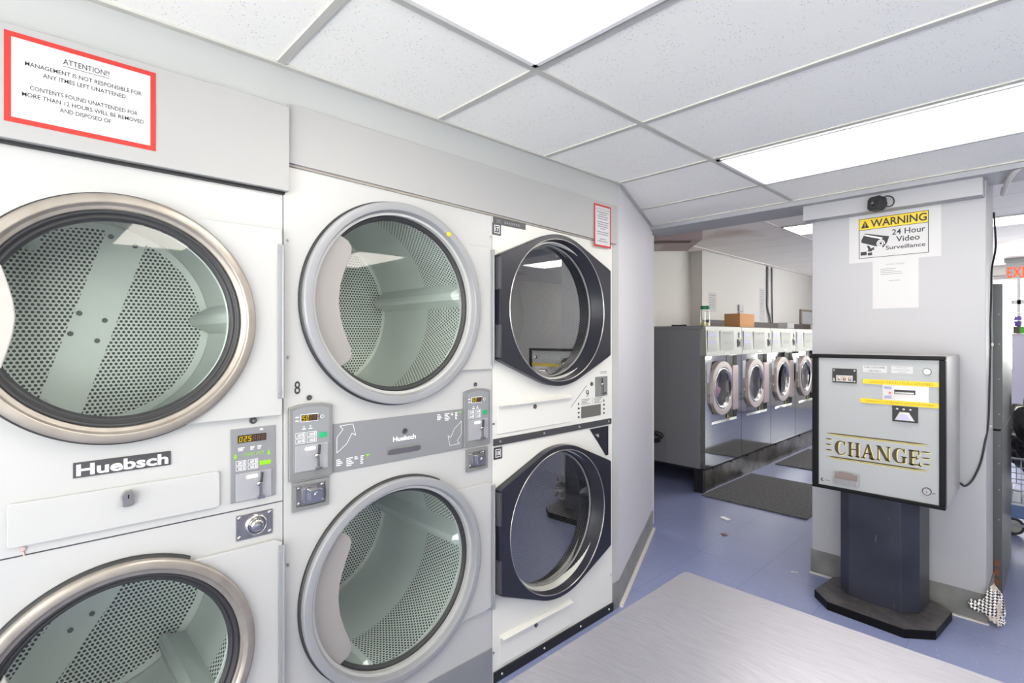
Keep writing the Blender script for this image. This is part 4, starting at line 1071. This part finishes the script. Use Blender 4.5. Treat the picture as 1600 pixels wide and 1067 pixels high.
# power cord up the side of the column
def smooth_path(P, k=8):
    out = []; P = [Vector(p) for p in P]; Q = [P[0]] + P + [P[-1]]
    for i in range(1, len(Q) - 2):
        for j in range(k):
            u = j / k; a, b, c, d_ = Q[i - 1], Q[i], Q[i + 1], Q[i + 2]
            out.append(0.5 * ((2 * b) + (-a + c) * u + (2 * a - 5 * b + 4 * c - d_) * u * u + (-a + 3 * b - 3 * c + d_) * u ** 3))
    out.append(P[-1]); return out
m = MB().tube(smooth_path([(1.3205, 3.60, 0.72), (1.337, 3.62, 0.705), (1.365, 3.635, 0.74), (1.395, 3.637, 0.83), (1.412, 3.637, 0.93), (1.424, 3.68, 1.05), (1.424, 3.75, 1.25), (1.424, 3.80, 1.42), (1.425, 3.78, 1.56), (1.426, 3.82, 1.75), (1.425, 3.86, 1.86), (1.432, 3.98, 1.98), (1.430, 4.02, 2.06), (1.422, 4.03, 2.2)]), 0.0048)
tag(m.build('power_cord', M['black']), 'black power cord climbing the right side of the column', 'cord')
m = MB(); m.sphere((1.430, 3.72, 1.02), 0.006, 0.01, 0.008, 6); m.sphere((1.431, 3.80, 1.45), 0.006, 0.01, 0.012, 6); m.build('cord_clip', M['cream'], bpy.data.objects['power_cord'])

# ------------------------------------------------------------------ signs and camera on the column
yc = 3.650
t = thing('warning_sign', 'white sign with yellow WARNING 24 hour video surveillance print on the column', 'sign', (1.02, yc - 0.001, 1.935))
MB().box(0.803, 1.236, yc - 0.0016, yc - 0.0008, 1.933, 2.214).build('sheet', M['paper'], t)
m = MB(); y = yc - 0.0018
x0, x1, z0, z1 = 0.853, 1.182, 1.957, 2.192
b_ = 0.003
for a in ((x0, x1, z0, z0 + b_), (x0, x1, z1 - b_, z1), (x0, x0 + b_, z0, z1), (x1 - b_, x1, z0, z1), (x0, x1, 2.124, 2.127)): m.box(a[0], a[1], y - 0.0008, y, a[2], a[3])
m.build('black_border', M['ink'], t)
MB().box(x0 + b_, x1 - b_, y - 0.0004, y, 2.127, z1 - b_).build('yellow_band', M['yellow'], t)
m = MB(); m.text('WARNING', (1.043, y - 0.0002, 2.138), XP, ZP, 0.041, 0.262, 0.022)
m.prism([(0.864, 2.136), (0.905, 2.136), (0.8845, 2.180)], (0, y - 0.0004, 0), XP, ZP, 0.0006)
m.text('24 Hour', (1.092, y, 2.078), XP, ZP, 0.031, 0.152, 0.012); m.text('Video', (1.089, y, 2.036), XP, ZP, 0.031, 0.108, 0.012); m.text('Surveillance', (1.077, y, 1.996), XP, ZP, 0.022, 0.182, 0.012)
m.build('lettering', M['ink'], t)
m = MB(); m.box(0.8825, 0.8865, y - 0.0016, y - 0.0012, 2.148, 2.166); m.box(0.8825, 0.8865, y - 0.0016, y - 0.0012, 2.1405, 2.1445); m.build('exclamation_mark', M['yellow'], t)
m = MB()
def pic(P, mi=0, k=0.0004): m.add([(p[0], y - k, p[1]) for p in P], [tuple(range(len(P)))], mi)
pic([(0.866, 2.068), (0.884, 2.104), (1.003, 2.072), (0.985, 2.040), (0.962, 2.016), (0.938, 2.022), (0.866, 2.052)])
pic([(0.880, 2.092), (0.884, 2.098), (0.972, 2.068), (0.966, 2.060)], 1, 0.0008)
pic([(0.992, 2.072), (1.003, 2.072), (0.992, 2.036), (0.975, 2.012), (0.966, 2.014), (0.984, 2.036)], 0, 0.0009)
for r_, mi, k in ((0.020, 1, 0.0007), (0.016, 0, 0.0009), (0.012, 1, 0.0011), (0.007, 0, 0.0013)):
    pic([(0.962 + r_ * math.cos(2 * PI * i / 18), 2.036 + r_ * 1.1 * math.sin(2 * PI * i / 18)) for i in range(18)], mi, k)
pic([(0.893, 2.030), (0.905, 2.030), (0.914, 2.012), (0.930, 2.020), (0.930, 2.002), (0.900, 2.002), (0.900, 2.012)])
pic([(0.862, 1.975), (0.893, 1.975), (0.893, 1.996), (0.862, 1.996)]); pic([(0.898, 1.972), (0.920, 1.972), (0.920, 2.002), (0.898, 2.002)]); pic([(0.896, 1.990), (0.924, 1.990), (0.924, 1.994), (0.896, 1.994)], 1, 0.0007)
m.build('camera_pictogram', [M['ink'], M['white']], t)
t = thing('paper_notice', 'plain white letter sheet hanging under the warning sign', 'notice', (1.03, yc - 0.001, 1.657))
MB().box(0.922, 1.138, yc - 0.0007, yc - 0.0001, 1.656, 1.936).build('sheet', M['paper'], t)
m = MB(); y = yc - 0.0008
m.text('PAYMENT & REFUNDS', (1.030, y, 1.906), XP, ZP, 0.008, 0.085)
for k, w_ in enumerate((0.075, 0.072, 0.100, 0.104)): m.box(0.960, 0.960 + w_, y - 0.0002, y, 1.884 - 0.0105 * k, 1.8865 - 0.0105 * k)
m.box(1.000, 1.054, y - 0.0002, y, 1.814, 1.8165); m.build('print', M['ink_soft'], t)
t = thing('security_camera', 'small black security camera on the band above the warning sign', 'security camera', (0.985, 3.55, 2.235))
# body is turned slightly and tilted down
def xf(mb, rot, o):
    Mx = Matrix.Translation(o) @ rot; mb.v = [tuple(Mx @ Vector(v)) for v in mb.v]; return mb
rot = Matrix.Rotation(math.radians(-24), 4, 'Z') @ Matrix.Rotation(math.radians(-8), 4, 'X')
o = Vector((0.967, 3.455, 2.237))
m = MB().prism([(-0.037, -0.026), (-0.026, -0.039), (0.026, -0.039), (0.037, -0.026), (0.040, 0.022), (0.026, 0.039), (-0.028, 0.039), (-0.040, 0.022)], (0, 0, 0), XP, ZP, -0.050)
xf(m, rot, o).build('body', M['black'], t, bevel=0.006)
m = MB().prism([(-0.032, -0.022), (-0.022, -0.033), (0.022, -0.033), (0.032, -0.022), (0.034, 0.020), (0.022, 0.033), (-0.024, 0.033), (-0.034, 0.020)], (0, -0.0012, 0), XP, ZP, -0.002)
xf(m, rot, o).build('front_plate', simple('camera_face', (40, 40, 44), 0.25), t)
m = MB(); m.cyl((0, -0.001, -0.004), (0, -0.010, -0.004), 0.017, 0.012, 20); m.cyl((0, -0.010, -0.004), (0, -0.0115, -0.004), 0.006, n=14, mi=1)
xf(m, rot, o).build('lens', [M['black'], M['chrome']], t)
m = MB().cyl((0.985, 3.558, 2.245), (0.980, 3.49, 2.240), 0.010, n=14); m.cyl((0.985, 3.559, 2.245), (0.985, 3.551, 2.245), 0.026, n=24); m.build('bracket', M['black'], t)
m = MB().tube(smooth_path([(0.990, 3.51, 2.262), (1.012, 3.52, 2.278), (1.035, 3.535, 2.272), (1.044, 3.545, 2.250), (1.036, 3.548, 2.228), (1.018, 3.54, 2.222), (1.000, 3.53, 2.232)]), 0.0032); m.build('cable', M['black'], t)

# ------------------------------------------------------------------ floor mats and litter
def floormat(x0, x1, y0, y1, label):
    n = 26; P = [(x0, y0), (x1, y0), (x1, y1), (x0, y1)]
    return tag(MB().prism(P, (0, 0, 0.001), XP, YP, 0.010).build('floor_mat', M['mat'], bevel=0.003), label, 'mat', 'ribbed floor mats along the washers')
floormat(-0.64, 0.262, 4.66, 5.80, 'dark ribbed floor mat by the first washer, nearer of the two mats')
floormat(-0.62, 0.262, 6.44, 7.62, 'dark ribbed floor mat by the third washer, farther of the two mats')
m = MB().prism([(-0.045, 0), (0.035, -0.022), (0.045, 0.006), (-0.03, 0.032)], (-0.205, 4.20, 0.001), XP, YP, 0.010)
tag(m.build('paper_slip', M['white'], bevel=0.002), 'small folded white paper slip on the blue floor', 'litter')
m = MB().add([(-0.10, 3.87, 0.001), (-0.06, 3.845, 0.008), (-0.03, 3.865, 0.002), (-0.06, 3.895, 0.006), (-0.10, 3.87, -0.000), (-0.06, 3.895, 0.004)], [(0, 1, 2), (0, 2, 3), (4, 2, 5)])
tag(m.build('dry_leaf', simple('leaf_brown', (150, 110, 95), 0.8)), 'curled brown scrap on the floor near the white slip', 'litter')
m = MB().sphere((0.515, 3.565, 0.002), 0.014, 0.010, 0.002, 6); m.sphere((0.535, 3.575, 0.002), 0.008, 0.007, 0.002, 6)
tag(m.build('paper_crumb', M['cream']), 'pale crumb of paper on the floor left of the pedestal', 'litter')
# checked rag stuffed at the column's foot
def rag_blob():
    """cloth wedged round the column's corner: a flap along the cove and a crumpled tail to the floor"""
    key = [(1.350, 0.112, 0.072, 3.634), (1.381, 0.115, 0.064, 3.628), (1.408, 0.140, 0.070, 3.622), (1.428, 0.188, 0.058, 3.618), (1.444, 0.232, 0.036, 3.622), (1.464, 0.205, 0.012, 3.640), (1.478, 0.150, 0.010, 3.672), (1.486, 0.090, 0.014, 3.700)]
    m = MB(); n, k = 42, 22; v = []; f = []
    for i in range(n + 1):
        u = i / n * (len(key) - 1); a = min(int(u), len(key) - 2); w_ = u - a
        p = [key[a][q] * (1 - w_) + key[a + 1][q] * w_ for q in range(4)]
        for j in range(k + 1):
            h_ = j / k; pz = p[2] + (p[1] - p[2]) * h_
            cr = 0.007 * math.sin(1.9 * i + 3.0 * h_) + 0.005 * math.sin(7 * h_ + 0.8 * i)
            v.append((p[0] + 0.004 * math.sin(9 * h_ + i * 0.5), p[3] + cr - 0.016 * (1 - h_) , pz))
    for i in range(n):
        for j in range(k): f.append((i * (k + 1) + j, (i + 1) * (k + 1) + j, (i + 1) * (k + 1) + j + 1, i * (k + 1) + j + 1))
    m.add(v, f, 0, True); return m
o = rag_blob().build('checked_rag', M['rag']); md = o.modifiers.new('thick', 'SOLIDIFY'); md.thickness = 0.004
tag(o, 'crumpled black and white checked rag at the foot of the column', 'rag')

# ------------------------------------------------------------------ washers
base = MB(); base.box(-1.62, -0.70, 4.80, 8.06, 0.190, 0.2155, 0)
for yy in (4.80, 5.60, 6.42, 7.24, 8.00): base.box(-1.60, -1.53, yy, yy + 0.06, 0.0, 0.195, 0)
base.box(-0.70, -0.672, 4.78, 8.06, 0.0, 0.205, 1); base.box(-0.755, -0.665, 4.74, 4.80, 0.0, 0.215, 0)
for k in range(7): base.box(-0.672, -0.655, 4.95 + 0.41 * k, 5.01 + 0.41 * k, 0.195, 0.21, 1)
tag(base.build('washer_plinth', [M['black'], M['kick']]), 'raised black and steel plinth carrying the row of washers', 'plinth')
W0 = 4.78
t0 = thing('front_load_washer', 'nearest washer of the row, grey side panel in full view, pink laundry behind its glass', 'washer', (-1.15, W0 + 0.41, 0.216), 'stainless front load washers in a row')
X = -0.66; y0, y1 = W0, W0 + 0.813
m = MB(); m.box(-1.62, X - 0.42, y0, y1, 0.217, 1.568, 0); m.box(X - 0.42, X - 0.05, y0, y0 + 0.012, 0.217, 1.568); m.box(X - 0.42, X - 0.05, y1 - 0.012, y1, 0.217, 1.568); m.box(-1.62, X - 0.02, y0 - 0.002, y1 - 0.004, 1.568, 1.602, 0)
m.build('body', M['washer_side'], t0, bevel=0.004)
m = MB(); xf0, xf1 = X - 0.05, X
ry0, ry1, rz0, rz1 = y0 + 0.135, y0 + 0.706, 0.635, 1.306
m.box(xf0, xf1, y0, ry0, 0.225, 1.306); m.box(xf0, xf1, ry1, y1, 0.225, 1.306); m.box(xf0, xf1, ry0, ry1, 0.225, rz0); hole_plate(m, X - 0.038, ry0, ry1, rz0, rz1, y0 + 0.330, 0.983, 0.198, n=64)
m.build('front_panel', M['washer_steel'], t0)
cp = MB().prism([(0, 1.308), (0.012, 1.308), (0.004, 1.596), (-0.03, 1.602), (-0.05, 1.602), (-0.05, 1.308)], (X, y1, 0), XP, ZP, y1 - y0).build('control_panel', M['washer_top'], t0, bevel=0.002)
xx = X + 0.011
m = MB(); m.box(xx - 0.004, xx + 0.002, y0 + 0.028, y0 + 0.225, 1.352, 1.556); m.build('display_panel', simple('display_panel_grey', (150, 150, 146), 0.4), cp)
m = MB(); m.box(xx, xx + 0.003, y0 + 0.05, y0 + 0.205, 1.500, 1.532); m.box(xx, xx + 0.003, y0 + 0.05, y0 + 0.205, 1.430, 1.455); m.build('display', M['blue_lcd'], cp)
m = MB(); m.box(xx - 0.006, xx + 0.0015, y0 + 0.295, y0 + 0.612, 1.358, 1.554)
for i in range(6): m.box(xx, xx + 0.0025, y0 + 0.315 + 0.048 * i, y0 + 0.345 + 0.048 * i, 1.518, 1.540, 1)
for i in range(3): m.box(xx, xx + 0.0025, y0 + 0.40 + 0.06 * i, y0 + 0.44 + 0.06 * i, 1.42, 1.45, 1)
m.build('keypad', [M['keypad'], M['paper']], cp)
m = MB(); m.box(xx - 0.004, xx + 0.006, y0 + 0.708, y0 + 0.790, 1.388, 1.470); m.box(xx - 0.006, xx + 0.002, y0 + 0.742, y0 + 0.752, 1.48, 1.54); m.box(xx + 0.006, xx + 0.014, y0 + 0.735, y0 + 0.765, 1.405, 1.450, 1); m.build('coin_slot', [M['charcoal'], M['paper']], cp)
m = MB(); m.box(xx + 0.003, xx + 0.004, y0 + 0.39, y0 + 0.50, 1.326, 1.340); m.build('maker_badge', M['white'], cp)
# round door with flattened sides
cy, cz = y0 + 0.330, 0.983
def sq(a, R=0.262):
    c, s_ = abs(math.cos(a)), abs(math.sin(a)); return min(R * 1.04, 0.205 / c if c > 1e-6 else 9)
m = MB(); ring_poly(m, X - 0.03, X + 0.032, cy, cz, 0.205, lambda a: min(0.268, 0.228 / abs(math.cos(a)) if abs(math.cos(a)) > 1e-6 else 9), n=96)
d = m.build('door', M['washer_ring'], t0, bevel=0.008, seg=3)
MB().lathe(cy, cz, [(0.206, 0.0), (0.204, 0.030), (0.188, 0.034), (0.172, 0.004)], 64).build('door_trim', M['chrome'], d).location.x += X - ORG[d.name].x + ORG[d.name].x * 0
bpy.data.objects['door_trim'].location.x = X + 0.017 - ORG[d.name].x
g = MB(); g.lathe(cy, cz, [(0.176, X + 0.010), (0.12, X + 0.003), (0.0001, X - 0.004)], 48); g.build('glass', M['glass_washer'], d)
MB().lathe(cy, cz, [(0.203, X - 0.005), (0.198, X - 0.038), (0.205, X - 0.05), (0.205, X - 0.36), (0.0001, X - 0.37)], 64).build('tub', M['charcoal'], d)
m = MB(); m.box(X - 0.036, X + 0.040, y0 + 0.522, y0 + 0.662, 0.745, 1.205); m.build('hinge_cover', M['washer_hinge'], t0, bevel=0.012, seg=3)
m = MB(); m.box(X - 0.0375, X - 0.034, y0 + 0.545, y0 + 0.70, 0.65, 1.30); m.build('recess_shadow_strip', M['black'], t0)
m = MB(); m.prism([(-0.02, 0), (0.02, 0), (0, 0.04)], (X - 0.030, y0 + 0.56, 0.66), YP, ZP, 0.002); m.build('warning_sticker', M['yellow'], t0)
m = MB(); m.lathe(y0 + 0.066, 0.93, [(0.012, X), (0.012, X + 0.006), (0, X + 0.006)], 16); m.build('button', M['cast'], t0)
MB().box(X, X + 0.002, y0 + 0.035, y0 + 0.105, 1.05, 1.24).build('sticker', simple('faded_sticker', (180, 184, 190), 0.5), t0)
labels = ['second washer from the near end, a cardboard box standing on its top', 'third washer from the near end, between the boxed one and the farthest', 'farthest visible washer, half cut off by the column and change machine']
for k, lb_ in enumerate(labels): copy_tree(t0, (0, 0.822 * (k + 1), 0), lb_)
# laundry in the first washer
def lump(d): return 1 + 0.18 * math.sin(5 * d.x + 3 * d.z) * math.cos(4 * d.y + 2) + 0.08 * math.sin(13 * d.z)
m = MB().sphere((X - 0.16, cy - 0.02, cz - 0.040), 0.13, 0.132, 0.128, 16, fn=lump)
tag(m.build('laundry_bundle', M['laundry']), 'pink and lilac laundry behind the glass of the nearest washer', 'laundry')
m = MB().tube(smooth_path([(-1.10, 4.762, 0.47), (-1.13, 4.748, 0.50), (-1.17, 4.73, 0.51), (-1.22, 4.74, 0.47), (-1.20, 4.75, 0.43), (-1.14, 4.75, 0.44)]), 0.022, 8)
tag(m.build('black_bracket', M['black']), 'black lump hanging on the grey side of the nearest washer', 'bracket')

# things on and behind the washers
t = thing('plastic_jar', 'clear jar with green lid on top of the nearest washer', 'jar', (-0.80, 5.063, 1.603))
m = MB().cyl((-0.80, 5.063, 1.604), (-0.80, 5.063, 1.755), 0.048, n=24); m.cyl((-0.80, 5.063, 1.755), (-0.80, 5.063, 1.775), 0.048, 0.036, 24, cap=False); m.build('jar_body', M['glass_clear'], t)
MB().cyl((-0.80, 5.063, 1.775), (-0.80, 5.063, 1.808), 0.046, n=24).build('lid', simple('green_lid', (20, 120, 86), 0.4), t)
MB().cyl((-0.80, 5.063, 1.607), (-0.80, 5.063, 1.640), 0.045, n=24).build('contents', simple('pale_yellow', (214, 200, 140), 0.6), t)
tag(MB().box(-0.98, -0.80, 5.90, 6.30, 1.604, 1.760).build('cardboard_box', M['cardboard'], bevel=0.003), 'brown cardboard box lying on the second washer', 'box')
m = MB().tube([(-0.9, 4.86, 1.609), (-0.95, 4.90, 1.612), (-1.0, 4.92, 1.609), (-1.08, 4.90, 1.611)], 0.008, 6)
tag(m.build('small_tool', M['black']), 'small dark odds and ends lying on the nearest washer top', 'tool')
tag(MB().box(-1.745, -1.66, 6.95, 11.2, 1.60, 1.735).build('wall_trough', M['brown'], bevel=0.004), 'long dark brown ledge along the wall behind the washers', 'ledge')
tag(MB().box(-0.98, -0.86, 7.56, 7.82, 1.604, 1.690).build('paper_box', M['paper'], bevel=0.002), 'small white box on the third washer before the dark ledge', 'box')
XW = -1.75
def wall_paper(y0, y1, z0, z1, label, lines=6):
    t = thing('wall_notice', label, 'notice', (XW, (y0 + y1) / 2, z0), 'paper notices on the washer wall')
    MB().box(XW + 0.0005, XW + 0.0015, y0, y1, z0, z1).build('sheet', M['paper'], t)
    m = MB()
    for k in range(lines): m.box(XW + 0.0016, XW + 0.002, y0 + 0.03, y1 - 0.03 - 0.02 * (k % 2), z1 - 0.04 - 0.035 * k, z1 - 0.034 - 0.035 * k)
    m.build('print', M['ink_soft'], t)
wall_paper(7.10, 7.35, 1.855, 2.13, 'white notice on the wall behind the nearest washer')
wall_paper(8.93, 9.14, 1.757, 2.31, 'tall white notice beside the conduits on the washer wall', 12)
t = thing('wall_switch', 'pair of white switch boxes on the wall above the washers', 'switch', (XW, 8.16, 1.78))
for z in (1.785, 1.895): MB().box(XW + 0.0005, XW + 0.03, 8.075, 8.235, z, z + 0.100).build('switch_box', M['paper'], t, bevel=0.006)
m = MB().tube(smooth_path([(XW + 0.02, 9.22, 2.69), (XW + 0.02, 9.22, 2.2), (XW + 0.02, 9.22, 2.0), (XW + 0.025, 9.30, 1.85), (XW + 0.03, 9.33, 1.74)]), 0.018)
tag(m.build('conduit', M['tag_pipe']), 'bent grey conduit running down the washer wall beside the notice', 'pipe', 'conduits on the washer wall')
m = MB().tube([(XW + 0.016, 9.42, 2.69), (XW + 0.016, 9.45, 1.74)], 0.012)
tag(m.build('conduit', M['tag_pipe']), 'thin straight conduit, right one of the two on the washer wall', 'pipe', 'conduits on the washer wall')
t = thing('notice_board', 'white board in a brown frame on the far left wall', 'notice board', (XW, 11.3, 1.74))
MB().box(XW + 0.001, XW + 0.02, 10.85, 11.85, 1.745, 2.03).build('frame', simple('frame_brown', (140, 128, 112), 0.5), t)
MB().box(XW + 0.020, XW + 0.024, 10.93, 11.80, 1.75, 1.99).build('panel', M['paper'], t)
# heater hung under the far ceiling, turned across the corner
t = thing('unit_heater', 'pinkish ceiling hung heater with a dark slot above the washers', 'heater', (-1.3, 5.1, 2.50))
R0 = Vector((-0.857, 5.126, 0)); u = Vector((-0.737, -0.676, 0)); w_ = Vector((-0.638, 0.770, 0))
def hb(m, a0, a1, b0, b1, z0, z1, mi=0):
    v = [R0 + u * a + w_ * b + Vector((0, 0, z)) for a in (a0, a1) for b in (b0, b1) for z in (z0, z1)]
    m.add(v, [(0, 2, 3, 1), (4, 5, 7, 6), (0, 1, 5, 4), (2, 6, 7, 3), (0, 4, 6, 2), (1, 3, 7, 5)], mi)
m = MB(); hb(m, 0, 0.78, 0, 0.72, 2.50, 2.69); m.build('casing', M['heater'], t, bevel=0.004)
m = MB(); hb(m, 0.10, 0.78, 0.06, 0.16, 2.494, 2.499); m.build('slot', M['heater_dark'], t)
m = MB()
for k in range(4): hb(m, 0.10, 0.26, -0.006, 0.0, 2.600 + 0.016 * k, 2.608 + 0.016 * k)
m.build('grille', M['heater_dark'], t)
m = MB(); hb(m, 0.66, 0.72, 0.02, 0.1, 2.47, 2.499); m.build('valve', simple('brass_valve', (150, 130, 80), 0.4, 0.7), t)
m = MB(); hb(m, 0.35, 0.75, 0.25, 0.60, 2.4935, 2.499); m.build('label_panel', simple('label_panel', (205, 196, 196), 0.5), t)
# dark coat hanging at the farthest washer
def fold(d): return 1 + 0.12 * math.sin(11 * d.x) * (1 - abs(d.z))
m = MB().sphere((-0.44, 7.62, 1.02), 0.09, 0.16, 0.30, 12, fn=fold); m.cyl((-0.44, 7.62, 1.28), (-0.60, 7.62, 1.30), 0.02, n=10)
tag(m.build('hanging_coat', M['coat']), 'dark cloth hanging by the farthest washer, left of the change machine', 'coat')

# ------------------------------------------------------------------ right of the column
t = thing('steel_locker', 'tall dark grey steel cabinet standing behind the column', 'cabinet', (1.2, 4.46, 0))
MB().box(0.85, 1.455, 4.056, 4.87, 0.0, 0.955).build('lower_body', M['locker'], t, bevel=0.004)
MB().box(0.85, 1.457, 4.054, 4.872, 0.963, 1.795).build('upper_body', M['locker'], t, bevel=0.004)
for z in (0.45, 0.62, 0.77, 0.87, 1.05, 1.25, 1.45, 1.62): MB().cyl((1.443, 4.053, z), (1.443, 4.050, z), 0.0045, n=8).build('screw', M['frame_grey'], t)
m = MB()
for k in range(4): m.box(1.424, 1.443, 4.046, 4.056, 0.02 + 0.055 * k, 0.055 + 0.055 * k)
m.build('rust_patch', M['rust'], t)
m = MB().tube(smooth_path([(1.66, 3.47, 2.335), (1.58, 3.50, 2.325), (1.53, 3.56, 2.305), (1.50, 3.66, 2.285), (1.475, 3.80, 2.255), (1.47, 3.86, 2.27), (1.472, 3.88, 2.30)]), 0.012)
tag(m.build('white_pipe', M['caulk']), 'bent white pipe under the header right of the column', 'pipe')
t = thing('exit_sign', 'hanging exit sign with red letters at the right edge', 'exit sign', (1.27, 11.0, 2.38))
MB().box(1.110, 1.430, 11.0, 11.03, 2.380, 2.640).build('sign_plate', M['paper'], t, bevel=0.004)
MB().box(1.092, 1.448, 10.99, 11.06, 2.630, 2.699).build('housing', M['wall'], t, bevel=0.004)
m = MB(); m.text('EXIT', (1.128, 10.998, 2.405), XP, ZP, 0.155, 0.275, 0.012, depth=0.001, align='LEFT'); m.build('lettering', M['exit_red'], t)
t = thing('top_load_washer', 'pale lavender enamelled machine behind the cabinet at the right edge', 'washer', (1.6, 10.75, 0))
MB().box(1.206, 2.0, 10.40, 11.10, 0.03, 1.530).build('body', M['lavender'], t, bevel=0.006)
m = MB(); m.box(1.21, 1.99, 10.392, 10.40, 0.36, 0.375); m.box(1.21, 1.99, 10.392, 10.40, 0.26, 0.285); m.build('seam', M['charcoal'], t)
m = MB(); m.box(1.200, 2.006, 10.39, 11.11, 1.524, 1.546); m.build('top_edge', M['frame_metal'], t)
t = thing('purple_basket', 'small purple basket with white handle on the lavender machine', 'basket', (1.268, 10.50, 1.64))
m = MB().cyl((1.268, 10.50, 1.647), (1.268, 10.50, 1.725), 0.034, 0.046, 16); m.cyl((1.268, 10.50, 1.738), (1.268, 10.50, 1.795), 0.048, 0.036, 16); m.build('tub', M['purple'], t)
m = MB().tube([(1.268 + 0.042 * math.cos(a), 10.50, 1.79 + 0.06 * math.sin(a)) for a in [PI * i / 12 for i in range(13)]], 0.005, 6); m.build('handle', M['white'], t)
t = thing('detergent_box', 'green and white box under the purple basket', 'box', (1.30, 10.52, 1.548))
MB().box(1.216, 1.286, 10.45, 10.56, 1.5475, 1.645).build('carton', M['brown'], t); MB().box(1.2865, 1.40, 10.45, 10.56, 1.5475, 1.645).build('green_carton', simple('green_carton', (70, 165, 35), 0.5), t)
# laundry cart
t = thing('laundry_cart', 'wire laundry cart on rubber wheels at the right edge', 'cart', (1.65, 5.3, 0))
m = MB(); x0, x1, y0, y1 = 1.40, 1.95, 4.95, 5.60
for z in (0.36, 0.44, 0.52, 0.60, 0.66): m.tube([(x0, y0, z), (x1, y0, z), (x1, y1, z), (x0, y1, z), (x0, y0, z)], 0.0035 if z < 0.65 else 0.008, 6)
for k in range(12):
    x = x0 + (x1 - x0) * k / 11; m.tube([(x, y0, 0.66), (x, y0, 0.36)], 0.0028, 6); m.tube([(x, y1, 0.66), (x, y1, 0.36)], 0.0028, 6); m.tube([(x, y0, 0.36), (x, y1, 0.36)], 0.0028, 6)
for k in range(13):
    y = y0 + (y1 - y0) * k / 12; m.tube([(x0, y, 0.66), (x0, y, 0.36)], 0.0028, 6); m.tube([(x1, y, 0.66), (x1, y, 0.36)], 0.0028, 6)
m.build('basket', M['frame_metal'], t)
m = MB()
for x in (x0 + 0.02, x1 - 0.02): m.tube([(x, y0, 0.36), (x, y0 + 0.02, 0.20), (x, y1 - 0.02, 0.16), (x, y1, 0.36)], 0.009, 8); m.tube([(x, y1 - 0.1, 0.165), (x, y1 - 0.14, 0.07)], 0.008, 8); m.tube([(x, y0 + 0.05, 0.20), (x, y0 + 0.07, 0.07)], 0.008, 8)
m.tube([(x0, y0 + 0.02, 0.20), (x1, y0 + 0.02, 0.20)], 0.009, 8); m.build('frame', M['frame_metal'], t)
MB().box(x0 + 0.03, x1 - 0.03, y0 + 0.04, y1 - 0.06, 0.24, 0.33).build('tray', M['blue_plastic'], t, bevel=0.01)
for x in (x0 + 0.035, x1 - 0.02):
    for y in (y0 + 0.07, y1 - 0.14):
        wx = x + 0.006 + (0.16 if y < y0 + 0.2 and x < 1.6 else 0.0)
        ww = MB(); q = [(0.046, -0.010), (0.060, -0.012), (0.064, -0.006), (0.064, 0.006), (0.060, 0.012), (0.046, 0.010)]
        for (r0, o0), (r1, o1) in zip(q[:-1], q[1:]): ww.cyl((wx, y + o0, 0.0645), (wx, y + o1 + 1e-5, 0.0645), r0, r1, 32, 0, cap=False)
        for sgn in (-1, 1): ww.cyl((wx, y + 0.009 * sgn, 0.0645), (wx, y + 0.013 * sgn, 0.0645), 0.047, 0.020, 32, 1)
        ww.build('wheel', [M['tyre'], M['cream']], t)
def crumple(d): return 1 + 0.07 * math.sin(9 * d.x + 7 * d.z) + 0.06 * math.sin(17 * d.y - 11 * d.z) + 0.04 * math.sin(31 * d.x + 19 * d.y)
m = MB().sphere((1.68, 5.27, 0.80), 0.26, 0.29, 0.32, 26, fn=crumple); m.sphere((1.75, 5.27, 1.10), 0.10, 0.12, 0.24, 16, fn=crumple)
tag(m.build('garbage_bag', M['bin_bag']), 'shiny black garbage bag heaped in the laundry cart', 'bag')
